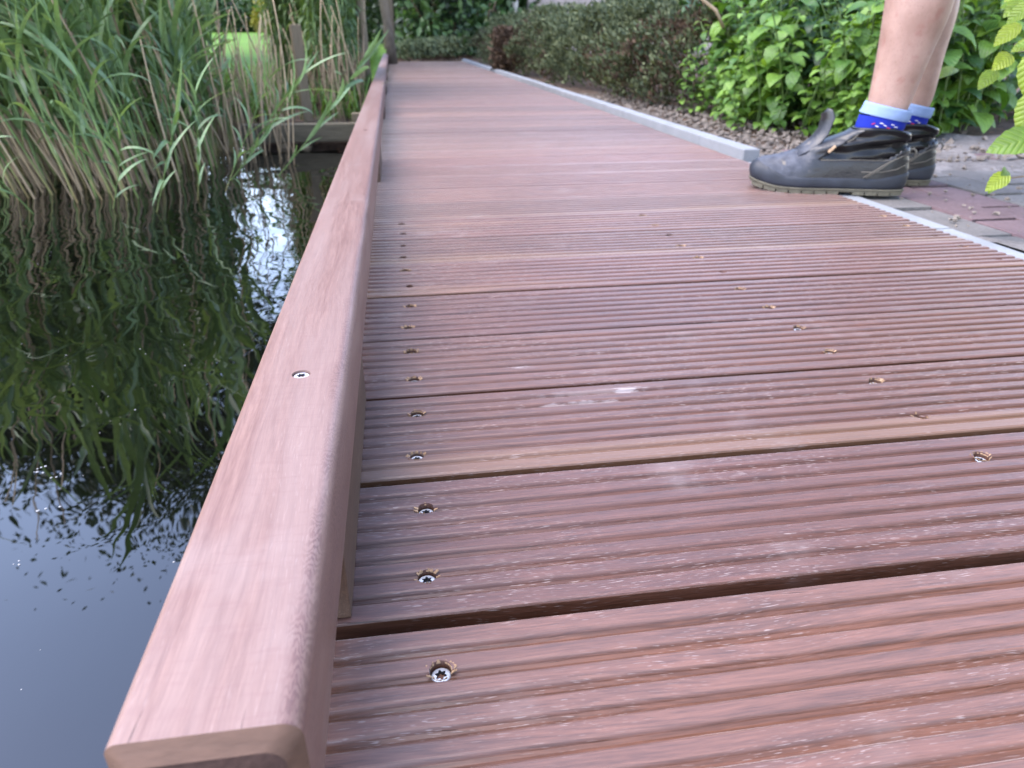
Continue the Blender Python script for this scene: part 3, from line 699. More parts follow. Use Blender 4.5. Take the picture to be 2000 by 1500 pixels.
def split_reeds():
    for o in list(COL.objects):
        if o.get('group') in (G_REED, G_DRY) and o.parent is None:
            x, y = o.matrix_basis.translation.x, o.matrix_basis.translation.y
            row = 'in the front row by the water' if y - front_y(x) < .35 else 'deeper inside the reed bed'
            sd = 'left part' if x / y < -.33 else 'right part'
            o['label'] = ('green reed ' if o['group'] == G_REED else 'dry straw coloured reed stalk ') + row + ', ' + sd
            o['group'] = o['group'] + ', ' + ('front row, ' if 'front' in row else 'inner bed, ') + sd
split_reeds()
# plants and dry stalks on the bank behind the beam
def slender_me(seed, H, n_leaf):
    r = random.Random(seed); q = QB(); pts = [Vector((.1 * (t ** 2) * r.uniform(-1, 1), .06 * t * t * r.uniform(-1, 1), H * t)) for t in (0, .25, .5, .75, 1)]
    V, F = tube_geo(pts, [.006, .0055, .005, .004, .0025], 5, False); s_me = me_new('stem', V, F, M_HERBSTEM, True)
    LV, LF = leaf_geo(.10, .014, .5, -1.0, .3, 5, 'reed')
    for k in range(n_leaf):
        t = .28 + .72 * k / n_leaf; p = Vector((pts[0].lerp(pts[4], t))); q.add(LV, LF, T(p.x + r.uniform(-.03, .03), p.y + r.uniform(-.03, .03), H * t) @ Rz(r.random() * 6.3) @ Ry(r.uniform(-.3, .6)) @ S(r.uniform(.6, 1.3)))
    return s_me, q.me('foliage', M_WILLOW, True)
SL = [slender_me(k, 1.0 + .1 * k, 90) for k in range(5)]
for i in range(90):
    x = random.uniform(-.80, -.22); y = random.uniform(3.85, 5.6) if x > -.45 else random.uniform(4.4, 5.4)
    if x > -.16 and y < 5.0: y += .5
    az_ = math.degrees(math.atan2(x, y))
    if -13.5 < az_ < -8.3: x = min(-.23, y * math.tan(R(random.uniform(-8.0, -2.0))))
    o = empty('bank_plant', (x, y, -.06), random.random() * 6)
    a, b_ = SL[i % 5]; ob('stem', a, o); ob('foliage', b_, o); o.scale = [random.uniform(.8, 1.1)] * 3
    tag(o, 'tall leafy green stem growing on the bank behind the square post', 'plant', 'leafy stems on the bank behind the posts')
for i in range(90):
    x, y = random.uniform(-.50, -.15), random.uniform(3.6, 4.5)
    if abs(x + .405) < .05 and y < 3.75: continue
    tag(ob('dry_stalk', DRY[random.randrange(3)], None, T(x, y, -.06) @ Ry(random.gauss(-.05, .10)) @ Rx(random.gauss(0, .08)) @ Rz(random.random() * 6) @ S(random.uniform(.4, .8))), 'dry tan stalk on the bank between the square post and the rail', 'reed stalk', 'dry stalks on the bank beside the rail')
# grass and weeds at the edge of the lawn and bank
q = QB(); GV, GF = leaf_geo(.22, .007, 1.35, .3, .3, 4, 'reed')
for i in range(5200):
    u = random.random()
    if u < .55: x, y = random.uniform(-3.2, -.3), random.uniform(5.0, 6.6)
    elif u < .68: x, y = random.uniform(-.75, -.15), random.uniform(3.55, 5.2)
    else: x, y = random.uniform(-.6, -.2), random.uniform(6.5, 10.5)
    q.add(GV, GF, T(x, y, -.06 if y < 5.5 else lawn_z(y) - .02) @ Rz(random.random() * 6.3) @ S(random.uniform(.5, 1.3)))
tag(ob('grass', q.me('grass', M_GRASS, True)), kind='stuff')
# leaf litter of dead stems at the foot of the bank plants
q = QB(); DV, DF = leaf_geo(.12, .016, .3, -.4, .3, 3, 'ovate')
for i in range(900):
    x, y = random.uniform(-.45, -.2), random.uniform(3.8, 6.5); q.add(DV, DF, T(x, y, -.05 + random.random() * .22) @ Rz(random.random() * 6) @ Ry(random.uniform(-1.2, 1.2)) @ S(random.uniform(.4, .9)))
for i in range(2600):
    x, y = random.uniform(.0, 3.2), random.uniform(10.25, 12.8); q.add(DV, DF, T(x, y, -.03 + .03 * random.random() + .012 * max(0, y - 10.2)) @ Rz(random.random() * 6) @ Ry(random.uniform(-.6, .6)) @ S(random.uniform(.3, .8)))
tag(ob('leaf_litter', q.me('leaf_litter', M_HEDGEDEAD, False)), kind='stuff')
# floating seed fluff on the pond
q = QB(); base = bmesh.new(); bmesh.ops.create_icosphere(base, subdivisions=1, radius=1); BV = np.array([v.co[:] for v in base.verts]); BF = np.array([[v.index for v in f.verts] for f in base.faces]); base.free()
def fluff(x, y, s_): q.add(BV * s_ * np.array([1, random.uniform(.6, 1.4), .5]), BF, T(x, y, WZ) @ Rz(random.random() * 6))
for i in range(110):
    y = random.uniform(.35, 2.3); x = random.uniform(-.32 - y * .45, -.14); fluff(x, y, random.choice([.0006, .0007, .0009, .0012]))
for (cx, cy, n_) in ((-.428, .766, 6), (-.40, .69, 3), (-.385, .60, 3), (-.41, .75, 4)):
    for i in range(n_): fluff(cx + random.gauss(0, .007), cy + random.gauss(0, .007), random.uniform(.0008, .002))
tag(ob('seed_fluff', q.me('seed_fluff', M_FLUFF)), kind='stuff')

# ================================================================== PLANTS ON THE RIGHT
def herb_parts(seed, H, LEAFS, r0=1.0):
    r = random.Random(seed); lean = (r.uniform(-.12, .12), r.uniform(-.12, .12)); n = r.randint(8, 10)
    pt = lambda t: Vector((lean[0] * t * t, lean[1] * t * t, H * t)); out = []
    a = r.random() * 6
    for k in range(n):
        t = .12 + .88 * k / (n - 1); a += math.pi / 2 + r.uniform(-.3, .3)
        s_ = r0 * (1.05 - .55 * max(0, (t - .6) / .4) - .35 * max(0, (.5 - t))) * r.uniform(.8, 1.1)
        for h in (0, math.pi): out.append((r.randrange(len(LEAFS)), T(*pt(t)) @ Rz(a + h + r.uniform(-.25, .25)) @ Ry(r.uniform(-.2, .35)) @ S(s_)))
    V, F = tube_geo([pt(t) for t in (0, .3, .6, .8, 1)], [.0032, .003, .0026, .002, .0012], 5)
    return V, F, out
def petiole(L, W, a0, a1, kind, serr, n=8):
    V, F = leaf_geo(L, W, a0, a1, .25, n, kind, serr); V = V + np.array([.012, 0, .004]); return V, F
HERB_L = [petiole(.080, .056, .25, -.75, 'ovate', .035), petiole(.070, .050, .45, -.45, 'ovate', .035), petiole(.076, .054, .0, -1.1, 'ovate', .035)]
NET_L = [petiole(.078, .056, .15, -.8, 'heart', .07, 11), petiole(.070, .050, .3, -.6, 'heart', .07, 11), petiole(.074, .054, -.1, -1.1, 'heart', .07, 11)]
def herb_proto(name, seed, H, LG, mat, r0):
    V, F, out = herb_parts(seed, H, LG, r0); root = empty(name); ob('stem', me_new('stem', V, F, M_HERBSTEM, True), root)
    return root, out
def joined_herb(name, seed, H, LG, mat, r0, q=None, M0=None):
    V, F, out = herb_parts(seed, H, LG, r0); own = q is None; q = q or QB(); M0 = M0 or Matrix.Identity(4)
    V, F = tube_geo([(0, 0, 0), (0, 0, H * .9)], [.003, .0015], 5, False); q.add(np.array(V), np.array(F), M0, 0)
    for idx, M in out: q.add(LG[idx][0], LG[idx][1], M0 @ M, 1)
    return q.me(name, [M_HERBSTEM, mat], True) if own else None
def herb_set(name, LG, mat, seeds, H, r0):
    lm = [me_new('leaf', V, F, mat, True) for V, F in LG]; res = []
    for s_ in seeds:
        root, out = herb_proto(name, s_, H * random.uniform(.9, 1.1), LG, mat, r0)
        for idx, M in out: ob('leaf', lm[idx], root, M)
        res.append(root)
    return res
def herb_xy(u, v):    # u along the front of the clump (far left -> near right), v depth into it
    x0 = 1.20 + .14 * (1 - u) + .55 * max(0, u - .45); y0 = 3.35 - 1.12 * min(1, u / .75)
    return x0 + v * .75 + 0.0, y0 + v * .35
HP = herb_set('leafy_herb', HERB_L, M_HERB, range(5), .46, 1.0)
L_HERB = 'bright green leafy herb with oval leaves in the clump behind the kerb'
for p in HP: tag(p, L_HERB, 'plant', 'bright green leafy herbs behind the kerb')
nh = 78
for i in range(nh):
    u = random.random(); v = random.random() ** 1.6 * .55; x, y = herb_xy(u, v); x += random.gauss(0, .03); y += random.gauss(0, .03)
    o = HP[i] if i < 5 else copy_tree(HP[i % 5]); s_ = (.50 + .75 * min(1, v * 3) + .1 * u) * random.uniform(.8, 1.1)
    o.matrix_basis = T(x, y, -.03) @ Ry(random.gauss(-.12, .12)) @ Rx(random.gauss(.15, .12)) @ Rz(random.random() * 6.3) @ S(s_)
JH = [joined_herb('leafy_herb', 20 + k, .5, HERB_L, M_HERB, 1.0) for k in range(4)]
for i in range(90):
    u = random.random() * 1.1; v = random.uniform(.15, 1.3); x, y = herb_xy(u, v)
    tag(ob('leafy_herb', JH[i % 4], None, T(x + random.gauss(0, .05), y, -.03) @ Ry(random.gauss(-.08, .12)) @ Rx(random.gauss(.1, .12)) @ Rz(random.random() * 6.3) @ S(random.uniform(.95, 1.5))), L_HERB, 'plant', 'bright green leafy herbs behind the kerb')
for o in list(COL.objects):
    if o.get('label') == L_HERB:
        x, y = o.matrix_basis.translation.x, o.matrix_basis.translation.y; near = o.matrix_basis.to_scale().x < .8
        sd = 'beside the dark hedge' if x / y < .52 else 'beside the bare legs'
        o['label'] = ('low bright green leafy herb at the soil edge of the clump ' if near else 'tall bright green leafy herb with oval leaves in the clump ') + sd
        o['group'] = ('low' if near else 'tall') + ' bright green herbs ' + sd
NP_ = herb_set('nettle', NET_L, M_NETTLE, range(40, 44), .46, 1.05)
L_NET = 'dark green nettle with toothed leaves behind the bare legs'
for p in NP_: tag(p, L_NET, 'plant', 'dark nettles behind the bare legs')
for i in range(40):
    x = random.uniform(1.52, 2.25); y = random.uniform(2.32, 3.0) + .25 * max(0, 1.8 - x)
    o = NP_[i] if i < 4 else copy_tree(NP_[i % 4])
    o.matrix_basis = T(x, y, -.02) @ Ry(random.gauss(-.05, .15)) @ Rx(random.gauss(.15, .12)) @ Rz(random.random() * 6.3) @ S(random.uniform(.75, 1.15))
q = QB()
for i in range(150):
    x = random.uniform(1.5, 3.2); y = random.uniform(2.75, 4.2); joined_herb('n', 60 + i % 5, .55, NET_L, M_NETTLE, 1.1, q, T(x, y, -.02) @ Rz(random.random() * 6.3) @ Ry(random.gauss(0, .12)) @ S(random.uniform(.9, 1.3)))
tag(ob('nettle_thicket', q.me('nettle_thicket', [M_HERBSTEM, M_NETTLE], True)), kind='stuff')
# dry twig sticking out between hedge and herbs
V, F = tube_geo([(1.31, 3.0, .33), (1.27, 3.0, .39), (1.20, 3.02, .44), (1.18, 3.05, .56)], [.007, .0065, .006, .004], 8)
tag(ob('bare_twig', me_new('bare_twig', [(x - 1.31, y - 3.0, z - .33) for x, y, z in V], F, M_DRY, True), None, T(1.31, 3.0, .33)), 'pale bare twig rising between the dark hedge and the leafy herbs', 'twig')
# hornbeam with broad yellow-green leaves at the right edge
hb = tag(empty('hornbeam_shrub', (1.42, 1.35, -.02)), 'hornbeam shrub with broad ribbed yellow green leaves at the right edge', 'shrub')
HBL = [leaf_geo(.066, .044, .1, -.5, .18, 12, 'ovate', .04), leaf_geo(.058, .038, .25, -.4, .22, 12, 'ovate', .04), leaf_geo(.072, .046, -.1, -.6, .15, 12, 'ovate', .04)]
HBM = [me_new('leaf', V, F, M_BEECH, True) for V, F in HBL]
hb0 = Vector((1.42, 1.35, -.02)); mb = MB()
branches = [[(1.42, 1.35, -.02), (1.46, 1.35, .3), (1.44, 1.33, .6), (1.40, 1.3, .95)],
            [(1.45, 1.35, .22), (1.25, 1.25, .30), (1.08, 1.15, .31), (.93, 1.00, .29)],
            [(1.45, 1.35, .10), (1.25, 1.22, .15), (1.12, 1.10, .165), (.965, 1.00, .164)],
            [(1.43, 1.35, .05), (1.28, 1.26, .07), (1.12, 1.12, .085), (.99, 1.06, .09)],
            [(1.45, 1.33, .35), (1.28, 1.26, .42), (1.12, 1.18, .43), (.99, 1.12, .40)],
            [(1.45, 1.33, .5), (1.3, 1.3, .55), (1.15, 1.3, .52), (1.05, 1.3, .46)]]
for k, br in enumerate(branches):
    V, F = tube_geo([Vector(p) - hb0 for p in br], [.011, .008, .006, .004] if k == 0 else [.0035, .0028, .002, .001], 7); mb.add(V, F)
ob('branches', mb.me('branches', M_TWIG, True), hb)
# leaves: explicit large ones first, then along the branches
def hleaf(p, rz, ry, rx, s_, k=0): ob('leaf', HBM[k], hb, T(*(Vector(p) - hb0)) @ Rz(rz) @ Ry(ry) @ Rx(rx) @ S(s_))
hleaf((.965, 1.00, .163), R(176), .10, -.75, 1.05, 2)
hleaf((.925, 1.00, .285), R(215), 1.25, -.2, 1.05, 0)
hleaf((.985, 1.04, .225), R(190), 1.0, -.5, 1.0, 0)
hleaf((1.02, 1.06, .19), R(205), .5, -.8, .9, 1)
for (p, rz, ry, rx, s_) in (((1.00, 1.12, .395), 185, .2, -.6, .9), ((.985, 1.13, .365), 170, .5, -.7, .85), ((1.06, 1.18, .40), 200, .3, -.5, .9), ((1.05, 1.18, .35), 160, .6, -.8, .9), ((1.10, 1.25, .36), 190, .4, -.6, 1.0),
                            ((1.04, 1.15, .33), 200, .2, -.9, .85), ((1.14, 1.3, .32), 175, .6, -.7, 1.0), ((1.12, 1.28, .27), 200, .5, -.7, 1.0), ((1.09, 1.2, .29), 160, .4, -.8, .9), ((1.16, 1.35, .24), 190, .7, -.5, 1.0), ((1.0, 1.1, .42), 150, .3, -.5, .8),
                            ((.985, 1.06, .098), 190, .5, -.7, .6), ((1.0, 1.08, .085), 150, .8, -.5, .5), ((.97, 1.05, .105), 215, .2, -.8, .45)):
    hleaf(p, R(rz), ry, rx, s_ * (.72 if p[2] > .2 else 1), random.randrange(3))
for br in branches[1:]:
    P = [Vector(p) for p in br]
    for k in range(11):
        t = .35 + .65 * k / 10; f = t * 3; i0 = min(2, int(f)); p = P[i0].lerp(P[i0 + 1], f - i0)
        if br[3][2] < .2 and k > 6: continue
        hleaf(p, R(180 + (50 if k % 2 else -50) + random.uniform(-25, 25)), random.uniform(-.1, .7), random.uniform(-.9, -.1), random.uniform(.6, 1.0) if br[3][2] > .1 else .5, random.randrange(3))
for k in range(40):
    p = Vector((random.uniform(1.05, 1.5), random.uniform(1.2, 1.6), random.uniform(.18, .85)))
    hleaf(p, random.uniform(2.2, 4.6), random.uniform(-.2, .8), random.uniform(-.9, -.1), random.uniform(.7, 1.1), random.randrange(3))

# ---------------- generic leafy bush / hedge builders
def quad_leaves(n, pos, size, q=None, asp=.5):
    P = pos(n); d = rng.standard_normal((n, 3)); d /= np.linalg.norm(d, axis=1)[:, None]; e = rng.standard_normal((n, 3)); e -= (e * d).sum(1)[:, None] * d; e /= np.linalg.norm(e, axis=1)[:, None]
    s_ = (size[0] + (size[1] - size[0]) * rng.random(n))[:, None]; c = np.cross(d, e)
    V = np.stack([P - d * s_ * .5, P + e * s_ * asp * .5 + c * s_ * .08, P + d * s_ * .5, P - e * s_ * asp * .5 + c * s_ * .08], 1).reshape(-1, 3)
    return V, np.arange(4 * n).reshape(-1, 4)
def clump_pos(n, centre, rad, k=40, spread=.28, shell=.6):
    cs = rng.standard_normal((k, 3)); cs /= np.linalg.norm(cs, axis=1)[:, None]; cs *= (shell + (1 - shell) * rng.random((k, 1))) ** .7
    idx = rng.integers(0, k, n); p = cs[idx] + rng.standard_normal((n, 3)) * spread * (.5 + rng.random((n, 1)))
    return np.array(centre) + p * np.array(rad)
V, F = quad_leaves(9000, lambda n: np.stack([1.75 + .35 * rng.random(n), -1.6 + 2.6 * rng.random(n), 1.9 * rng.random(n) ** .8], 1), (.05, .08), asp=.62)
ob('unseen_shade_foliage', me_new('unseen_shade_foliage', V - np.array(hb0), F, M_BEECH), hb)  # unseen foliage added to block light from the right
# low conifer hedge beside the kerb
hd = tag(empty('conifer_hedge', (1.7, 6, -.03)), 'low dull green conifer hedge with brown dead patches along the kerb', 'hedge')
def hedge_pos(n):
    y = 3.35 + 6.3 * rng.random(n); ph = rng.random(n); half = .5
    top = .425 + .04 * np.sin(y * 3.1) + .03 * np.sin(y * 7.7 + 1) + .02 * np.sin(y * 19) ; xf_ = 1.24 - .025 * (y - 4) + .05 * np.sin(y * 4.3) + .03 * np.sin(y * 11)
    face = rng.random(n) < .55
    z = np.where(face, top * rng.random(n) ** .75, top - .06 * rng.random(n) ** 2)
    d = np.abs(rng.standard_normal(n)) * .05
    bul = .12 * np.sin(np.pi * np.clip(z / top, 0, 1)) - .10 * np.clip(z / top - .6, 0, 1)
    x = np.where(face, xf_ - bul + .1 + d, xf_ + .03 + (1.0) * rng.random(n))
    cl = .07 * np.sin(y * 13 + z * 19) + .06 * np.sin(y * 29 - z * 13) + .03 * rng.standard_normal(n)
    return np.stack([x + cl * .6, y, z + cl * .3], 1)
def sprig_mesh(n, posf, size):
    P = posf(n); up = np.stack([-.55 + .5 * rng.standard_normal(n), .5 * rng.standard_normal(n), .75 + .35 * rng.standard_normal(n)], 1); up /= np.linalg.norm(up, axis=1)[:, None]
    sd = np.cross(up, rng.standard_normal((n, 3))); sd /= np.linalg.norm(sd, axis=1)[:, None]; s_ = (size[0] + (size[1] - size[0]) * rng.random(n))[:, None]
    V = np.stack([P, P + up * s_ * .55 + sd * s_ * .22, P + up * s_, P + up * s_ * .55 - sd * s_ * .22], 1).reshape(-1, 3); return V, np.arange(4 * n).reshape(-1, 4)
off = np.array([1.7, 6, -.03])
def hedge_gappy(n):
    P = hedge_pos(n * 2); y, z = P[:, 1], P[:, 2]; hsh = np.sin(np.floor(y * 9) * 12.9 + np.floor(z * 9) * 78.2 + np.floor(P[:, 0] * 9) * 37.7) * 43758.5; hsh = hsh - np.floor(hsh); P[:, 2] += (hsh - .5) * .07 * (z > .2); P[:, 0] += (hsh - .5) * .09
    g = np.sin(y * 9 + 3 * np.sin(z * 11)) * np.sin(z * 17 + 2 * np.sin(y * 5)) + .5 * np.sin(y * 23 + z * 9) * np.sin(z * 31 - y * 7)
    keep = rng.random(len(P)) < np.clip(.95 - 1.1 * np.clip(g, 0, 1) - .5 * np.clip(.16 - z, 0, 1) * 4, .06, 1); Q = P[keep]; return Q[np.arange(n) % len(Q)]
V, F = sprig_mesh(90000, hedge_gappy, (.014, .040)); ob('foliage', me_new('foliage', V - off, F, M_HEDGE), hd)
def dead_pos(n):
    P = hedge_pos(n * 4); m = (np.sin(P[:, 1] * 5.3 + 2) + np.sin(P[:, 1] * 2.1)) * .5 + rng.random(len(P)) * .6 - P[:, 2] * 2.6 > -.15; Q = P[m]; return Q[np.arange(n) % len(Q)] + rng.normal(0, .01, (n, 3)) + np.array([-.015, 0, 0])
V, F = sprig_mesh(14000, dead_pos, (.012, .035)); ob('dead_foliage', me_new('dead_foliage', V - off, F, M_HEDGEDEAD), hd)
mb = MB()
for k in range(40):
    y = random.uniform(3.9, 9.5); V, F = tube_geo([(1.5, y, 0), (1.48 + random.uniform(-.1, .1), y + random.uniform(-.2, .2), .25), (1.5 + random.uniform(-.1, .3), y + random.uniform(-.2, .2), .46)], [.010, .007, .003], 6); mb.add([Vector(v) - Vector(off) for v in V], F)
ob('branches', mb.me('branches', M_TWIG, True), hd)
# brown dead conifer stub at the end of the hedge
db = tag(empty('dead_conifer', (1.02, 7.1, -.03)), 'narrow brown dead conifer standing at the far end of the hedge', 'shrub')
V, F = sprig_mesh(2600, lambda n: np.stack([.06 * rng.standard_normal(n) * .7, .06 * rng.standard_normal(n), .38 * rng.random(n)], 1), (.03, .06)); ob('dead_foliage', me_new('dead_foliage', V, F, M_HEDGEDEAD), db)
V, F = tube_geo([(0, 0, -.03), (0, 0, .40)], [.02, .008], 7); ob('trunk', me_new('trunk', V, F, M_TWIG), db)
# far low hedge beyond the end of the boardwalk
fh = tag(empty('far_low_hedge', (1, 11.6, 0)), 'low clipped hedge curving away beyond the end of the boardwalk', 'hedge')
def fh_pos(n):
    t = rng.random(n); x = .22 + 2.3 * t; y = 10.75 + 6.0 * t; top = .19 + .18 * t
    return np.stack([x - 1 + .10 * rng.standard_normal(n), y - 11.6 + .13 * rng.standard_normal(n), top * rng.random(n) ** .5 + .02 * np.sin(x * 20)], 1)
V, F = sprig_mesh(14000, fh_pos, (.04, .09)); ob('foliage', me_new('foliage', V, F, M_HEDGE), fh)
mb = MB()
for k in range(14):
    t = k / 13; V, F = tube_geo([(.22 + 2.3 * t - 1, 10.75 + 6 * t - 11.6, -.05), (.22 + 2.3 * t - 1, 10.75 + 6 * t - 11.6, .16)], .012, 5); mb.add(V, F)
ob('stems', mb.me('stems', M_TWIG), fh)

# ================================================================== TREES AND SHRUBS BEHIND
def tree(name, base, pts, rads, crown, nleaf, size, mat, label, cat='tree', k=50, spread=.25, group=None):
    t = tag(empty(name, base), label, cat, group); V, F = tube_geo([Vector(p) for p in pts], rads, 12); ob('trunk', me_new('trunk', V, F, M_BARK, True), t)
    top = Vector(pts[-1]); mb = MB(); qV = []; qF = []; n0 = 0
    for (c, r, w_) in crown:
        for j in range(9):
            e = Vector(c) + Vector((random.gauss(0, .5) * r[0], random.gauss(0, .5) * r[1], random.gauss(0, .5) * r[2])); s0 = Vector(pts[-2]).lerp(top, random.random()); m_ = s0.lerp(e, .5) + Vector((0, 0, .15)); V, F = tube_geo([s0, m_, e], [rads[-1] * .6, rads[-1] * .35, .006], 6); mb.add(V, F)
        n = int(nleaf * w_); V, F = quad_leaves(n, lambda n_: clump_pos(n_, c, r, k, spread), size); qV.append(V); qF.append(F + n0); n0 += len(V)
    ob('limbs', mb.me('limbs', M_BARK, True), t); ob('crown', me_new('crown', np.concatenate(qV), np.concatenate(qF), mat), t); return t
tree('leaning_tree', (.02, 9.4, -.05), [(0, 0, -.1), (-.05, 0, .5), (-.17, 0, 1.4), (-.25, .1, 2.4), (-.4, .2, 3.4)], [.065, .052, .05, .045, .04],
     [((-2.2, -.6, 4.0), (1.9, 1.6, 1.35), .5), ((-3.9, -.4, 3.4), (1.3, 1.3, .9), .25), ((-.6, .3, 4.6), (1.3, 1.2, 1.0), .25)], 70000, (.05, .11), M_TREELEAF, 'tree with a bare brown trunk leaning left behind the end of the rail')
tree('dark_trunk_tree', (-.03, 12.2, .0), [(0, 0, -.1), (.02, 0, 1.0), (.05, 0, 2.4), (.1, 0, 3.4)], [.09, .08, .07, .05], [((.5, .5, 4.4), (1.6, 1.5, 1.4), 1)], 12000, (.12, .24), M_TREELEAF, 'straight dark trunk standing just behind the leaning tree')
def bush(name, base, r, n, size, mat, label, cat='shrub', k=40, spread=.25, group=None, z0=.55):
    t = tag(empty(name, base), label, cat, group); V, F = quad_leaves(n, lambda m: clump_pos(m, (0, 0, r[2] * z0), r, k, spread), size, asp=.6); V[:, 2] = np.maximum(V[:, 2], .01); ob('foliage', me_new('foliage', V, F, mat), t)
    mb = MB()
    for j in range(9):
        e = Vector((random.uniform(-.8, .8) * r[0], random.uniform(-.8, .8) * r[1], r[2] * random.uniform(.8, 1.4))); V, F = tube_geo([(random.uniform(-.05, .05), 0, -.1), e * .5 + Vector((0, 0, .1)), e], [.03, .02, .006], 6); mb.add(V, F)
    ob('stems', mb.me('stems', M_TWIG, True), t); return t
bush('broadleaf_shrub', (.72, 13.2, 0), (.55, .5, 1.1), 3200, (.10, .19), M_BUSHLEAF, 'broad leaved green shrub right of the leaning trunk')
bush('evergreen_shrub', (.78, 14.0, 0), (.9, .8, 1.7), 6000, (.08, .16), M_DARKLEAF, 'very dark evergreen shrub in the shade behind the broad leaved shrub')
bush('dark_cypress', (1.02, 12.9, 0), (.17, .17, 1.5), 5000, (.05, .12), M_DARKLEAF, 'slim dark cypress among the green garden shrubs')
bush('bamboo_clump', (1.55, 13.6, 0), (.6, .5, 1.2), 4500, (.10, .20), M_BUSHLEAF, 'green clump of slender canes left of the white downpipe')
bush('dark_cypress', (2.05, 14.2, 0), (.16, .16, 1.6), 4500, (.05, .12), M_DARKLEAF, 'dark narrow cypress nearest the house window')
bush('garden_shrub', (2.45, 13.9, 0), (.4, .35, .62), 2500, (.07, .14), M_BUSHLEAF, 'small green shrub under the house window')
bush('background_trees', (3.0, 22, 0), (3.5, 1.5, 3.5), 9000, (.25, .5), M_DARKLEAF, 'tall dark tree mass behind the garden right of the lawn', 'trees')
bush('yellow_shrub', (-3.75, 25.5, lawn_z(25.5)), (.34, .32, .5), 2500, (.08, .16), M_YELLOW, 'yellow leaved shrub at the far edge of the lawn')
for k, (x, y, rx, rz) in enumerate(((-5.6, 26, 1.2, .8), (-4.3, 26.5, .8, .55), (-3.0, 26, .8, .6), (-1.9, 25.5, .9, .9), (-7.8, 27, 1.4, 1.2))):
    bush('lawn_shrub', (x, y, lawn_z(y)), (rx, .6, rz), 2600, (.1, .2), M_BUSHLEAF, ['rounded green shrub at the far lawn edge left of the yellow shrub', 'small green shrub just left behind the yellow shrub', 'small green shrub just right of the yellow shrub', 'rightmost green shrub along the far edge of the lawn', 'large leftmost green shrub along the far edge of the lawn'][k], group='green shrubs along the far edge of the lawn')
for k, (x, y, rx, rz) in enumerate(((-1.3, 15, .7, 1.3), (-.6, 16.5, .8, 1.6))):
    bush('backdrop_shrub', (x, y, lawn_z(y)), (rx, .6, rz), 4000, (.08, .16), M_BUSHLEAF, ['tall green shrub on the lawn behind the square post', 'tall green shrub on the lawn left of the leaning trunk'][k], group='tall shrubs on the lawn behind the bank')
for k, (x, y, r) in enumerate(((-14, 44, (6, 3, 4.2)), (-26, 42, (7, 3, 5)), (-3, 50, (6, 3, 5)), (8, 46, (8, 3, 7)), (20, 40, (8, 3, 7)), (30, 30, (8, 4, 8)), (-38, 30, (6, 5, 7)))):
    bush('distant_trees', (x, y, .2), r, 7000, (.4, .8), M_TREELEAF, 'large distant green tree beyond the gardens', 'trees', 60, .22, 'distant trees beyond the gardens')
# leafy trees on the left bank whose crowns are mirrored in the pond
tree('bank_tree', (-6.5, 8.5, -.05), [(0, 0, -.1), (.1, 0, 1), (0, 0, 2), (.1, .1, 3)], [.16, .14, .11, .07], [((.6, -.2, 3.4), (1.7, 1.5, 1.3), .6), ((-1.5, 0, 3.0), (1.6, 1.3, 1.1), .4)], 30000, (.06, .12), M_TREELEAF, 'leafy tree on the far bank left of the lawn')

# ================================================================== HOUSES
hs = tag(empty('house', (2.0, 13.6, 0)), 'pale brick house behind the hedge with a white downpipe and a grey blue window', 'house')
V, F = box_geo(.36, 9, 0, 3, -.2, 3.2); ob('wall', me_new('wall', V, F, M_MORTAR), hs)
q = QB(); BVv, BFf = box_geo(-.104, .104, -.006, .0, -.027, .027); BVv, BFf = np.array(BVv), np.array(BFf)
for rI in range(26):
    z = .06 + rI * .065
    for cI in range(22):
        x = .48 + cI * .22 + (rI % 2) * .11
        if x > 5: continue
        q.add(BVv, BFf, T(x, -.001, z))
o = ob('bricks', q.me('bricks', M_WALL), hs); o['kind'] = 'stuff'
V, F = tube_geo([(.13, -.03, -.1), (.13, -.03, 3.0)], .055, 14); ob('downpipe', me_new('downpipe', V, F, M_WHITE, True), hs)
V, F = box_geo(-1.1, .355, .4, .6, -.2, 3.2); ob('rear_wall', me_new('rear_wall', V, F, M_MORTAR), hs)
V, F = box_geo(-.75, .0, .36, .39, .35, 1.6); w_ = ob('window_frame', me_new('window_frame', V, F, M_WHITE), hs)
V, F = box_geo(-.70, -.05, .345, .355, .40, 1.55); ob('pane', me_new('pane', V, F, M_GLASS), w_)
h2 = tag(empty('far_house', (-9.5, 43, .8)), 'distant house with a purple tiled roof and white gutter across the lawn', 'house')
V, F = box_geo(-4, 3.4, 0, 5, -1, .55); ob('wall', me_new('wall', V, F, M_STONE), h2)
me = me_new('roof', [(-4.3, -.5, .75), (3.7, -.5, .75), (3.7, 2.5, 3.0), (-4.3, 2.5, 3.0), (3.7, 5.5, .75), (-4.3, 5.5, .75)], [(0, 1, 2, 3), (3, 2, 4, 5), (0, 3, 5), (1, 4, 2), (0, 5, 4, 1)], M_ROOF); ob('roof', me, h2)
V, F = box_geo(-4.3, 3.7, -.62, -.51, .56, .76); ob('gutter', me_new('gutter', V, F, M_WHITE), h2)
V, F = box_geo(.5, 2.5, -.03, -.005, -.6, .4); ob('window', me_new('window', V, F, M_GLASS), h2)

